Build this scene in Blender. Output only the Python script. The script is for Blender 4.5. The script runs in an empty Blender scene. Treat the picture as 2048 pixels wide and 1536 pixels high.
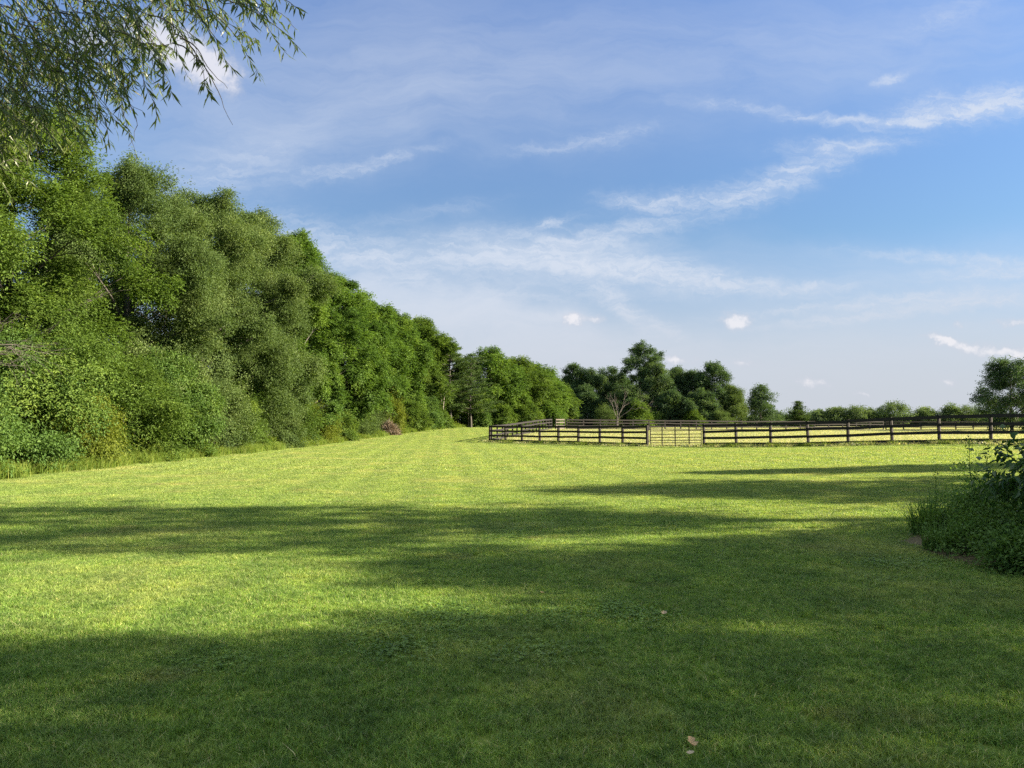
import bpy, math
import numpy as np
from mathutils import Vector

# ------------------------------------------------------------------ basics
D = bpy.data
SC = bpy.context.scene
COL = SC.collection
PI = math.pi
F = 1540.0                        # focal length in photo pixels (2048 wide)
HOR = 839.0                       # horizon row of the photo
CAM_H = 1.6
PITCH = math.atan((HOR - 768.0) / F)
SUN_AZ, SUN_EL = 90.0, 23.0

def XP(px, y):                    # lateral metres of a photo column at depth y
    return (px - 1024.0) / F * y

def HP(py, y):                    # height above the camera foot of a photo row at depth y
    return CAM_H + (HOR - py) / F * y

# ------------------------------------------------------------------ terrain
CTRL = np.array([
    (0, 0, 0), (-10, 8, 0), (10, 6, .05), (0, 14, -.02), (-14, 20, 0), (-14, 34, -.1), (-14, 47, -.2), (-14, 66, -.15),
    (-12, 80, .1), (-9, 95, .43), (-1.86, 65, -.30), (3.5, 57, -.24), (8.8, 50.2, -.17), (11.66, 46.9, -.07), (15.2, 45.0, .02),
    (18, 41.4, .18), (18.6, 37.7, .33), (20, 36, .42), (22, 35.5, .46), (4.9, 97, .30), (30, 105, .05), (60, 100, .0),
    (20, 30, .35), (18, 22, .25), (0, 35, -.18), (20, 70, -.05), (40, 60, .2), (30, 150, 0), (0, 150, .5), (80, 190, 0), (-40, 60, 0), (-40, 120, .4),
    (120, 120, 0), (120, 0, .3), (-60, 0, 0), (0, -60, 0), (60, -50, .2), (-60, -60, 0), (-150, 200, 0), (200, 250, 0), (0, 300, 0), (0, 220, 0.05), (-150, 0, 0)], float)

def _tps_u(r2):
    return np.where(r2 > 1e-9, .5 * r2 * np.log(np.maximum(r2, 1e-9)), 0.)

def _tps_fit():
    P = CTRL[:, :2]
    n = len(P)
    K = _tps_u(((P[:, None] - P[None]) ** 2).sum(-1)) + np.eye(n) * 4.0
    A = np.zeros((n + 3, n + 3))
    A[:n, :n] = K
    A[:n, n] = 1; A[n, :n] = 1
    A[:n, n + 1:] = P; A[n + 1:, :n] = P.T
    return np.linalg.solve(A, np.r_[CTRL[:, 2], 0, 0, 0])

_W = _tps_fit()

def terr(x, y):
    x = np.asarray(x, float); y = np.asarray(y, float)
    sh = x.shape
    p = np.stack([np.clip(x.ravel(), -150, 200), np.clip(y.ravel(), -60, 300)], -1)
    out = np.empty(len(p))
    for s in range(0, len(p), 20000):
        q = p[s:s + 20000]
        u = _tps_u(((q[:, None] - CTRL[None, :, :2]) ** 2).sum(-1))
        out[s:s + 20000] = u @ _W[:-3] + _W[-3] + q @ _W[-2:]
    return out.reshape(sh)

def tz(x, y):
    return float(terr(np.array([x]), np.array([y]))[0])

def lawn_left(y):                 # x of the lawn's left edge at depth y
    return np.interp(y, [0, 20, 34, 47, 66, 80, 95, 110], [-13.6, -13.9, -13.95, -14.1, -13.8, -11.8, -9.0, -6.0])

FENCE_L0, FENCE_L1 = (XP(980, 65), 65.0), (XP(1294, 50.2), 50.2)
FENCE_R0, FENCE_R1 = (XP(1407, 46.9), 46.9), (XP(1980, 35.5), 35.5)
SIDE_END = (XP(1103, 97), 97.0)

def front_fence_y(x):             # depth of the front fence line at x
    return np.interp(x, [FENCE_L0[0], FENCE_L1[0], FENCE_R0[0], FENCE_R1[0], 40], [65, 50.2, 46.9, 35.5, 16.0])

def in_paddock(x, y):             # 1 beyond the fences
    x = np.asarray(x, float); y = np.asarray(y, float)
    t = (y - 65) / (97 - 65)
    sx = FENCE_L0[0] + t * (SIDE_END[0] - FENCE_L0[0])
    beyond = np.where(x > FENCE_L0[0], y > front_fence_y(x), False)
    right_of_side = x > sx
    return beyond & (right_of_side | (y > 110))

# ------------------------------------------------------------------ mesh builder
class MB:
    def __init__(s):
        s.v, s.f, s.a, s.n = [], [], [], 0

    def add(s, v, f, tint=0.5):
        v = np.asarray(v, float).reshape(-1, 3)
        f = np.asarray(f, np.int64).reshape(-1, 4)
        s.v.append(v); s.f.append(f + s.n)
        s.a.append(np.broadcast_to(np.asarray(tint, float), (len(v),)) if np.ndim(tint) == 0 else np.asarray(tint, float))
        s.n += len(v)

    def box(s, c, size, rz=0.0, tint=.5, tilt=0.0):
        x, y, z = [q / 2 for q in size]
        v = np.array([[-x, -y, -z], [x, -y, -z], [x, y, -z], [-x, y, -z], [-x, -y, z], [x, -y, z], [x, y, z], [-x, y, z]])
        ct, st = math.cos(tilt), math.sin(tilt)
        v = np.stack([v[:, 0] * ct - v[:, 2] * st, v[:, 1], v[:, 0] * st + v[:, 2] * ct], -1)
        ca, sa = math.cos(rz), math.sin(rz)
        v = np.stack([v[:, 0] * ca - v[:, 1] * sa, v[:, 0] * sa + v[:, 1] * ca, v[:, 2]], -1) + np.array(c)
        s.add(v, [[0, 3, 2, 1], [4, 5, 6, 7], [0, 1, 5, 4], [1, 2, 6, 5], [2, 3, 7, 6], [3, 0, 4, 7]], tint)

    def tube(s, pts, rad, k=6, tint=.5, cap=True):
        pts = np.asarray(pts, float); n = len(pts)
        rad = np.broadcast_to(np.asarray(rad, float), (n,))
        t = np.gradient(pts, axis=0)
        t /= np.linalg.norm(t, axis=1, keepdims=True) + 1e-9
        ref = np.array([0, 0, 1.]) if abs(t[0, 2]) < .8 else np.array([1., 0, 0])
        a = np.cross(t, ref); a /= np.linalg.norm(a, axis=1, keepdims=True) + 1e-9
        b = np.cross(t, a)
        ang = np.arange(k) * 2 * PI / k
        v = pts[:, None] + rad[:, None, None] * (np.cos(ang)[None, :, None] * a[:, None] + np.sin(ang)[None, :, None] * b[:, None])
        i = np.arange(n - 1)[:, None] * k; j = np.arange(k)[None]; j2 = (j + 1) % k
        f = np.stack([i + j, i + j2, i + k + j2, i + k + j], -1).reshape(-1, 4)
        v = v.reshape(-1, 3)
        if cap:
            v = np.r_[v, pts[-1:] + t[-1:] * rad[-1] * .6]
            top = (n - 1) * k
            f = np.r_[f, [[top + q, top + (q + 1) % k, n * k, n * k] for q in range(k)]] if False else f
        s.add(v, f, tint)

    def build(s, name, mat, parent=None, smooth=False, extra=None):
        me = D.meshes.new(name)
        v = np.concatenate(s.v) if s.v else np.zeros((0, 3)); f = np.concatenate(s.f) if s.f else np.zeros((0, 4), int)
        fill_mesh(me, v, f, np.concatenate(s.a) if s.a else None, smooth)
        if mat: me.materials.append(mat)
        o = D.objects.new(name, me); COL.objects.link(o)
        if parent: o.parent = parent
        return o

def fill_mesh(me, v, f, tint=None, smooth=False):
    me.vertices.add(len(v)); me.vertices.foreach_set('co', v.astype(np.float32).ravel())
    me.loops.add(f.size); me.loops.foreach_set('vertex_index', f.astype(np.int32).ravel())
    me.polygons.add(len(f)); me.polygons.foreach_set('loop_start', (np.arange(len(f)) * 4).astype(np.int32))
    me.polygons.foreach_set('use_smooth', np.full(len(f), bool(smooth)))
    if tint is not None and len(tint) == len(v):
        at = me.attributes.new('tint', 'FLOAT', 'POINT'); at.data.foreach_set('value', tint.astype(np.float32))
    me.update(calc_edges=True)

def tag(o, label=None, cat=None, group=None, kind=None):
    if label: o['label'] = label
    if cat: o['category'] = cat
    if group: o['group'] = group
    if kind: o['kind'] = kind
    return o

def empty(name, loc, label, cat, group=None, rz=0.0):
    o = D.objects.new(name, None); COL.objects.link(o)
    o.location = loc; o.rotation_euler = (0, 0, rz); o.empty_display_size = .3
    return tag(o, label, cat, group)

def norm(a):
    return a / (np.linalg.norm(a, axis=-1, keepdims=True) + 1e-9)

# ------------------------------------------------------------------ materials
def newmat(name):
    m = D.materials.new(name); m.use_nodes = True
    nt = m.node_tree; nt.nodes.clear()
    out = nt.nodes.new('ShaderNodeOutputMaterial')
    return m, nt, out

def N(nt, t, **kw):
    n = nt.nodes.new(t)
    for k, v in kw.items():
        if k == 'inp':
            for a, b in v.items(): n.inputs[a].default_value = b
        else: setattr(n, k, v)
    return n

def ramp(nt, cols):
    r = nt.nodes.new('ShaderNodeValToRGB')
    e = r.color_ramp.elements
    while len(e) > 1: e.remove(e[-1])
    e[0].position = cols[0][0]; e[0].color = (*cols[0][1], 1)
    for p, c in cols[1:]:
        q = e.new(p); q.color = (*c, 1)
    return r

def leaf_mat(name, c0, c1, c2, trans=.38, spec=.12, rough=.6, tboost=(1.35, 1.35, .6), noise=.0):
    m, nt, out = newmat(name)
    L = nt.links.new
    at = N(nt, 'ShaderNodeAttribute', attribute_name='tint')
    r = ramp(nt, [(0, c0), (.5, c1), (1, c2)])
    L(at.outputs['Fac'], r.inputs[0])
    pb = N(nt, 'ShaderNodeBsdfPrincipled', inp={'Roughness': rough, 'Specular IOR Level': spec})
    L(r.outputs[0], pb.inputs['Base Color'])
    mul = N(nt, 'ShaderNodeMixRGB', blend_type='MULTIPLY', inp={0: 1.0, 2: (*tboost, 1)})
    L(r.outputs[0], mul.inputs[1])
    tr = N(nt, 'ShaderNodeBsdfTranslucent')
    L(mul.outputs[0], tr.inputs[0])
    mx = N(nt, 'ShaderNodeMixShader', inp={0: trans})
    L(pb.outputs[0], mx.inputs[1]); L(tr.outputs[0], mx.inputs[2])
    L(mx.outputs[0], out.inputs[0])
    return m

def rough_mat(name, c0, c1, scale=8.0, rough=.85, bump=.4, stretch=(1, 1, 1), spec=.25, coord='Object'):
    m, nt, out = newmat(name)
    L = nt.links.new
    tc = N(nt, 'ShaderNodeTexCoord')
    mp = N(nt, 'ShaderNodeMapping'); mp.inputs['Scale'].default_value = stretch
    L(tc.outputs[coord], mp.inputs[0])
    no = N(nt, 'ShaderNodeTexNoise', inp={'Scale': scale, 'Detail': 6.0, 'Roughness': .65})
    L(mp.outputs[0], no.inputs['Vector'])
    r = ramp(nt, [(.3, c0), (.72, c1)])
    L(no.outputs['Fac'], r.inputs[0])
    pb = N(nt, 'ShaderNodeBsdfPrincipled', inp={'Roughness': rough, 'Specular IOR Level': spec})
    L(r.outputs[0], pb.inputs['Base Color'])
    bp = N(nt, 'ShaderNodeBump', inp={'Strength': bump, 'Distance': .02})
    L(no.outputs['Fac'], bp.inputs['Height']); L(bp.outputs[0], pb.inputs['Normal'])
    L(pb.outputs[0], out.inputs[0])
    return m

M = {}
M['ash'] = leaf_mat('ash_leaf', (.034, .068, .014), (.086, .146, .027), (.160, .225, .042), trans=.32)
M['walnut'] = leaf_mat('walnut_leaf', (.036, .078, .016), (.088, .160, .030), (.160, .240, .046), trans=.32)
M['olive'] = leaf_mat('olive_leaf', (.038, .070, .022), (.084, .132, .040), (.152, .202, .072), trans=.28)
M['oak'] = leaf_mat('oak_leaf', (.018, .044, .014), (.036, .072, .020), (.070, .110, .030), trans=.28)
M['faroak'] = leaf_mat('far_oak_leaf', (.028, .058, .028), (.058, .104, .046), (.105, .155, .062), trans=.30)
M['yellow'] = leaf_mat('pale_leaf', (.060, .090, .015), (.115, .150, .022), (.185, .215, .034), trans=.36)
M['cool'] = leaf_mat('cool_leaf', (.032, .072, .017), (.078, .142, .032), (.140, .210, .052), trans=.32)
M['far'] = leaf_mat('hazed_leaf', (.050, .085, .038), (.090, .140, .062), (.150, .205, .095), trans=.32)  # paler, bluish green: the haze of distance is put into the leaf colour
M['pine'] = leaf_mat('pine_needle', (.026, .056, .016), (.055, .095, .026), (.100, .145, .040), trans=.22)
M['willow'] = leaf_mat('willow_leaf', (.040, .070, .018), (.085, .125, .028), (.150, .190, .045), trans=.44, spec=.45, rough=.4)
M['weed'] = leaf_mat('weed_leaf', (.065, .125, .020), (.130, .195, .034), (.230, .260, .062), trans=.40)
M['bed'] = leaf_mat('bed_leaf', (.040, .090, .020), (.085, .165, .034), (.150, .235, .055), trans=.32, spec=.25)
M['glossy'] = leaf_mat('glossy_leaf', (.022, .060, .016), (.045, .098, .026), (.080, .145, .038), trans=.25, spec=.5, rough=.38)
M['straw'] = leaf_mat('dry_brush', (.10, .08, .058), (.18, .142, .102), (.28, .235, .18), trans=.2, tboost=(1.1, 1., .8))
M['deadleaf'] = leaf_mat('dead_leaf', (.26, .18, .08), (.36, .26, .14), (.5, .42, .3), trans=.2, tboost=(1.1, 1., .8))
M['bark'] = rough_mat('bark', (.038, .035, .030), (.095, .088, .078), scale=5, stretch=(4, 4, .8), bump=.8)
M['palebark'] = rough_mat('pale_bark', (.20, .18, .155), (.38, .345, .305), scale=6, stretch=(4, 4, .8), bump=.6)
M['deadwood'] = rough_mat('dead_wood', (.06, .053, .047), (.15, .134, .12), scale=6, stretch=(3, 3, .8), bump=.5)
M['blackboard'] = rough_mat('black_board', (.006, .0055, .007), (.022, .019, .02), scale=9, stretch=(1, 1, 5), rough=.6, bump=.25)
M['blackpost'] = rough_mat('weathered_post', (.007, .0065, .006), (.030, .026, .022), scale=9, stretch=(6, 6, .7), rough=.8, bump=.5)
M['palefence'] = rough_mat('pale_board', (.17, .145, .125), (.30, .26, .235), scale=7, stretch=(1, 1, 4), bump=.3)
M['farboard'] = rough_mat('far_board', (.014, .013, .013), (.050, .044, .040), scale=5, stretch=(1, 1, 4), rough=.75)
M['gate'] = rough_mat('gate_tube', (.012, .010, .009), (.045, .034, .025), scale=12, rough=.5, bump=.1)
M['iron'] = rough_mat('iron', (.02, .02, .02), (.05, .045, .04), scale=20, rough=.5, bump=.1)
M['mulch'] = rough_mat('mulch', (.045, .038, .018), (.12, .10, .05), scale=30, bump=1.0)

# ground: soil and thatch under lawn, dry field, verge
def ground_mat():
    m, nt, out = newmat('ground_soil_and_grass')
    L = nt.links.new
    geo = N(nt, 'ShaderNodeNewGeometry')
    def noise(scale, det=5., vec=None, rough=.6):
        n = N(nt, 'ShaderNodeTexNoise', inp={'Scale': scale, 'Detail': det, 'Roughness': rough})
        L(vec or geo.outputs['Position'], n.inputs['Vector']); return n.outputs['Fac']
    r1 = ramp(nt, [(.30, (.07, .11, .022)), (.52, (.12, .165, .03)), (.75, (.19, .22, .055))])
    L(noise(.5, 8., rough=.75), r1.inputs[0])
    r2 = ramp(nt, [(.30, (.12, .16, .045)), (.5, (.21, .22, .09)), (.72, (.32, .29, .17))])
    mp = N(nt, 'ShaderNodeMapping'); mp.inputs['Scale'].default_value = (.12, .30, .2)
    L(geo.outputs['Position'], mp.inputs[0])
    L(noise(1.0, 8., mp.outputs[0], .7), r2.inputs[0])
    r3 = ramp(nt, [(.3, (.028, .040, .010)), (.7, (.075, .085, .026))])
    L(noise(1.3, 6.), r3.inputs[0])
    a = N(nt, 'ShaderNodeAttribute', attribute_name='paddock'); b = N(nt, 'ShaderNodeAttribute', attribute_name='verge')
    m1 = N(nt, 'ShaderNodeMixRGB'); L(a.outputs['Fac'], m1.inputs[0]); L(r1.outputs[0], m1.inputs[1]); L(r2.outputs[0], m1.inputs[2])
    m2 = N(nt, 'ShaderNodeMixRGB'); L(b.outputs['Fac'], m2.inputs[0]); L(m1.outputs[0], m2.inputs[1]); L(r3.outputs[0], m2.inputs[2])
    pb = N(nt, 'ShaderNodeBsdfPrincipled', inp={'Roughness': .95, 'Specular IOR Level': .1})
    L(m2.outputs[0], pb.inputs['Base Color'])
    bp = N(nt, 'ShaderNodeBump', inp={'Strength': .8, 'Distance': .06})
    L(noise(9., 6.), bp.inputs['Height']); L(bp.outputs[0], pb.inputs['Normal'])
    L(pb.outputs[0], out.inputs[0])
    return m

def grass_mat(name, cols, dry, stripes=True, trans=.40):
    """blade colour varies blade by blade, in patches over the lawn and along the mown strips"""
    m, nt, out = newmat(name)
    L = nt.links.new
    geo = N(nt, 'ShaderNodeNewGeometry')
    at = N(nt, 'ShaderNodeAttribute', attribute_name='tint')
    r = ramp(nt, cols); L(at.outputs['Fac'], r.inputs[0])
    def noise(scale, det, rough=.6, st=(1, 1, 1)):
        mp = N(nt, 'ShaderNodeMapping'); mp.inputs['Scale'].default_value = st
        L(geo.outputs['Position'], mp.inputs[0])
        n = N(nt, 'ShaderNodeTexNoise', inp={'Scale': scale, 'Detail': det, 'Roughness': rough})
        L(mp.outputs[0], n.inputs['Vector']); return n.outputs['Fac']
    # dry / yellow patches
    pr = N(nt, 'ShaderNodeMapRange', inp={'From Min': .50, 'From Max': .74}); L(noise(.33, 5., .62), pr.inputs[0])
    m1 = N(nt, 'ShaderNodeMixRGB', inp={2: (*dry, 1)})
    # the open part of the lawn is drier than the turf near the trees
    sy = N(nt, 'ShaderNodeSeparateXYZ'); L(geo.outputs['Position'], sy.inputs[0])
    dy = N(nt, 'ShaderNodeMapRange', interpolation_type='SMOOTHSTEP', inp={'From Min': 6.0, 'From Max': 24.0, 'To Max': .24}); L(sy.outputs[1], dy.inputs[0])
    k = N(nt, 'ShaderNodeMath', operation='MULTIPLY_ADD', use_clamp=True, inp={1: .60}); L(pr.outputs[0], k.inputs[0]); L(dy.outputs[0], k.inputs[2])
    L(k.outputs[0], m1.inputs[0]); L(r.outputs[0], m1.inputs[1])
    # thin brownish spots where the turf is worn
    br = N(nt, 'ShaderNodeMapRange', inp={'From Min': .60, 'From Max': .78, 'To Max': .6}); L(noise(.75, 4., .6), br.inputs[0])
    mb_ = N(nt, 'ShaderNodeMixRGB', inp={2: (.27, .215, .115, 1)}); L(br.outputs[0], mb_.inputs[0]); L(m1.outputs[0], mb_.inputs[1]); m1 = mb_
    # fine mottling of single tufts
    fr = ramp(nt, [(.30, (.42, .48, .42)), (.5, (1, 1, 1)), (.70, (1.55, 1.45, 1.35))]); L(noise(17., 4., .7), fr.inputs[0])
    mf = N(nt, 'ShaderNodeMixRGB', blend_type='MULTIPLY', inp={0: 1.0}); L(m1.outputs[0], mf.inputs[1]); L(fr.outputs[0], mf.inputs[2]); m1 = mf
    # light and dark clumps of growth
    cr = ramp(nt, [(.30, (.56, .67, .60)), (.5, (1, 1, 1)), (.72, (1.32, 1.22, 1.05))]); L(noise(1.7, 6., .7), cr.inputs[0])
    m2 = N(nt, 'ShaderNodeMixRGB', blend_type='MULTIPLY', inp={0: 1.0}); L(m1.outputs[0], m2.inputs[1]); L(cr.outputs[0], m2.inputs[2])
    last = m2
    if stripes:
        sx = N(nt, 'ShaderNodeSeparateXYZ'); L(geo.outputs['Position'], sx.inputs[0])
        s = N(nt, 'ShaderNodeMath', operation='MULTIPLY_ADD', inp={1: .087}); L(sx.outputs[1], s.inputs[0]); L(sx.outputs[0], s.inputs[2])
        wob = N(nt, 'ShaderNodeMath', operation='MULTIPLY_ADD', inp={1: .5}); L(noise(.15, 2.), wob.inputs[0]); L(s.outputs[0], wob.inputs[2])
        sc = N(nt, 'ShaderNodeMath', operation='MULTIPLY', inp={1: 2 * PI / 1.35}); L(wob.outputs[0], sc.inputs[0])
        sn = N(nt, 'ShaderNodeMath', operation='SINE'); L(sc.outputs[0], sn.inputs[0])
        rr = ramp(nt, [(0, (.93, .94, .93)), (.42, (.945, .955, .945)), (.60, (1.04, 1.035, 1.0)), (1, (1.055, 1.045, 1.0))])
        mr = N(nt, 'ShaderNodeMapRange', inp={'From Min': -1., 'From Max': 1.}); L(sn.outputs[0], mr.inputs[0]); L(mr.outputs[0], rr.inputs[0])
        m3 = N(nt, 'ShaderNodeMixRGB', blend_type='MULTIPLY', inp={0: 1.0}); L(m2.outputs[0], m3.inputs[1]); L(rr.outputs[0], m3.inputs[2])
        last = m3
    pb = N(nt, 'ShaderNodeBsdfPrincipled', inp={'Roughness': .5, 'Specular IOR Level': .3})
    L(last.outputs[0], pb.inputs['Base Color'])
    tm = N(nt, 'ShaderNodeMixRGB', blend_type='MULTIPLY', inp={0: 1.0, 2: (1.3, 1.25, .7, 1)}); L(last.outputs[0], tm.inputs[1])
    tr = N(nt, 'ShaderNodeBsdfTranslucent'); L(tm.outputs[0], tr.inputs[0])
    mx = N(nt, 'ShaderNodeMixShader', inp={0: trans}); L(pb.outputs[0], mx.inputs[1]); L(tr.outputs[0], mx.inputs[2])
    L(mx.outputs[0], out.inputs[0])
    return m

M['ground'] = ground_mat()
M['grass'] = grass_mat('lawn_blades', [(0, (.075, .145, .030)), (.45, (.150, .266, .050)), (.85, (.262, .370, .090)), (1, (.52, .48, .27))], (.325, .338, .135))
M['field'] = grass_mat('field_blades', [(0, (.15, .22, .06)), (.45, (.225, .315, .105)), (.8, (.37, .38, .22)), (1, (.50, .45, .34))], (.36, .35, .21), stripes=False)

# ------------------------------------------------------------------ ground
def make_ground():
    def axis(lo, hi, fine_lo, fine_hi, step, grow=1.18):
        a = list(np.arange(fine_lo, fine_hi + 1e-6, step))
        s, p = step, fine_hi
        while p < hi:
            s *= grow; p += s; a.append(p)
        s, p = step, fine_lo
        while p > lo:
            s *= grow; p -= s; a.insert(0, p)
        return np.array(a)
    xs = axis(-2500, 2500, -34, 50, .8); ys = axis(-300, 4000, -4, 112, .8)
    X, Y = np.meshgrid(xs, ys)
    Z = terr(X, Y)
    rng = np.random.default_rng(3)
    Z += np.where((np.abs(X) < 60) & (Y < 120), rng.normal(0, .006, X.shape), 0)
    n, mm = len(xs), len(ys)
    v = np.stack([X, Y, Z], -1).reshape(-1, 3)
    i = np.arange(mm - 1)[:, None] * n + np.arange(n - 1)[None]
    f = np.stack([i, i + 1, i + n + 1, i + n], -1).reshape(-1, 4)
    me = D.meshes.new('ground')
    fill_mesh(me, v, f, None, True)
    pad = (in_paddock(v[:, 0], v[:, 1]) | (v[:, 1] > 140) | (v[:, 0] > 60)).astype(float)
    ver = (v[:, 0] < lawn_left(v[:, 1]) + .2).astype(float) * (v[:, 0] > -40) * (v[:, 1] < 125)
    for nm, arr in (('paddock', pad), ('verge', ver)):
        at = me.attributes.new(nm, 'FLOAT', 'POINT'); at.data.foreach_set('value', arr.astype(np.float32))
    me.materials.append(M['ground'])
    o = D.objects.new('ground', me); COL.objects.link(o)
    tag(o, kind='structure')
make_ground()

# ------------------------------------------------------------------ grass (one object; patches of blades set out over the lawn by geometry nodes)
def blade_patch(rng, size, n, h, w, straw=.05, lean=.5, clump=0):
    """n bent blades in a size x size patch: 6 verts / 2 quads each"""
    p = rng.uniform(-size / 2, size / 2, (n, 2))
    if clump:
        c = rng.uniform(-size / 2, size / 2, (clump, 2))
        q = c[rng.integers(0, clump, n)] + rng.normal(0, size / clump * .9, (n, 2))
        p = np.where((rng.random(n) < .55)[:, None], p, q)
    yaw = rng.uniform(0, 2 * PI, n); ld = rng.uniform(0, 2 * PI, n)
    hh = h * rng.uniform(.55, 1.25, n); ww = w * rng.uniform(.6, 1.3, n)
    ln = hh * np.abs(rng.normal(0, lean, n))
    side = np.stack([np.cos(yaw), np.sin(yaw), np.zeros(n)], -1) * ww[:, None] / 2
    lv = np.stack([np.cos(ld), np.sin(ld), np.zeros(n)], -1) * ln[:, None]
    base = np.c_[p, np.full(n, -.004)]
    up = np.array([0, 0, 1.])[None] * hh[:, None]
    mid = base + up * .6 + lv * .35; tip = base + up * .95 + lv
    v = np.stack([base - side, base + side, mid - side * .85, mid + side * .85, tip - side * .12, tip + side * .12], 1).reshape(-1, 3)
    o = (np.arange(n) * 6)[:, None]
    f = np.concatenate([o + [[0, 1, 3, 2]], o + [[2, 3, 5, 4]]])
    t = np.clip(rng.normal(.42, .25, n), 0, .88)
    t = np.where(rng.random(n) < straw, rng.uniform(.9, 1, n), t)
    return v, f, np.repeat(t, 6)

def scatter_object(name, variants, groups, mat):
    """variants: list of (v,f,tint); groups: list of (variant index array, points Nx3, scale N, tilt normal None)"""
    vs, fs, ts, var, isp, rot, scl = [], [], [], [], [], [], []
    n = 0
    for k, (v, f, t) in enumerate(variants):
        vs.append(v); fs.append(f + n); ts.append(t); var.append(np.full(len(v), k)); isp.append(np.zeros(len(v)))
        rot.append(np.zeros((len(v), 3))); scl.append(np.ones(len(v))); n += len(v)
    for vi, pts, r, s in groups:
        vs.append(pts); ts.append(np.zeros(len(pts))); var.append(vi); isp.append(np.ones(len(pts))); rot.append(r); scl.append(s)
    me = D.meshes.new(name)
    fill_mesh(me, np.concatenate(vs), np.concatenate(fs), np.concatenate(ts))
    for nm, ty, arr in (('variant', 'INT', np.concatenate(var).astype(np.int32)), ('is_point', 'INT', np.concatenate(isp).astype(np.int32)),
                        ('pscale', 'FLOAT', np.concatenate(scl).astype(np.float32))):
        me.attributes.new(nm, ty, 'POINT').data.foreach_set('value', arr)
    me.attributes.new('prot', 'FLOAT_VECTOR', 'POINT').data.foreach_set('vector', np.concatenate(rot).astype(np.float32).ravel())
    me.materials.append(mat)
    o = D.objects.new(name, me); COL.objects.link(o)
    g = D.node_groups.new(name + '_scatter', 'GeometryNodeTree')
    g.interface.new_socket('Geometry', in_out='INPUT', socket_type='NodeSocketGeometry')
    g.interface.new_socket('Geometry', in_out='OUTPUT', socket_type='NodeSocketGeometry')
    gi, go = g.nodes.new('NodeGroupInput'), g.nodes.new('NodeGroupOutput')
    L = g.links.new
    def attr(nm, ty):
        a = g.nodes.new('GeometryNodeInputNamedAttribute'); a.data_type = ty; a.inputs[0].default_value = nm
        return a.outputs[0]
    def eq(sock, val):
        c = g.nodes.new('FunctionNodeCompare'); c.data_type = 'INT'; c.operation = 'EQUAL'
        ins = [q for q in c.inputs if q.enabled]
        L(sock, ins[0]); ins[1].default_value = val
        return c.outputs[0]
    sep = g.nodes.new('GeometryNodeSeparateGeometry'); L(gi.outputs[0], sep.inputs[0]); L(eq(attr('is_point', 'INT'), 1), sep.inputs[1])
    join = g.nodes.new('GeometryNodeJoinGeometry')
    for k in range(len(variants)):
        s1 = g.nodes.new('GeometryNodeSeparateGeometry'); L(sep.outputs[1], s1.inputs[0]); e = eq(attr('variant', 'INT'), k); L(e, s1.inputs[1])
        ip = g.nodes.new('GeometryNodeInstanceOnPoints')
        L(sep.outputs[0], ip.inputs['Points']); L(e, ip.inputs['Selection']); L(s1.outputs[0], ip.inputs['Instance'])
        er = g.nodes.new('FunctionNodeEulerToRotation'); L(attr('prot', 'FLOAT_VECTOR'), er.inputs[0]); L(er.outputs[0], ip.inputs['Rotation'])
        L(attr('pscale', 'FLOAT'), ip.inputs['Scale'])
        L(ip.outputs[0], join.inputs[0])
    L(join.outputs[0], go.inputs[0])
    md = o.modifiers.new('scatter', 'NODES'); md.node_group = g
    return tag(o, kind='stuff')

def slope_rot(x, y, rng):
    e = .5
    dzdx = (terr(x + e, y) - terr(x - e, y)) / (2 * e); dzdy = (terr(x, y + e) - terr(x, y - e)) / (2 * e)
    yaw = rng.uniform(0, 2 * PI, len(x))
    # euler XYZ: yaw first about z would be last; tilt small so approximate by rotating the slope into the yawed frame
    rx = np.arctan(dzdy * np.cos(yaw) - dzdx * np.sin(yaw)); ry = -np.arctan(dzdx * np.cos(yaw) + dzdy * np.sin(yaw))
    return np.stack([rx, ry, yaw], -1)

def grid_pts(rng, x0, x1, y0, y1, step, keep):
    xs = np.arange(x0, x1, step); ys = np.arange(y0, y1, step)
    X, Y = np.meshgrid(xs, ys)
    X = X.ravel() + rng.uniform(-.5, .5, X.size) * step; Y = Y.ravel() + rng.uniform(-.5, .5, Y.size) * step
    k = keep(X, Y)
    return X[k], Y[k]

def bed_mask(x, y):               # planted bed on the right
    return ((x - 6.9) / 1.98) ** 2 + ((y - 8.9) / 2.38) ** 2 < 1

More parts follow.
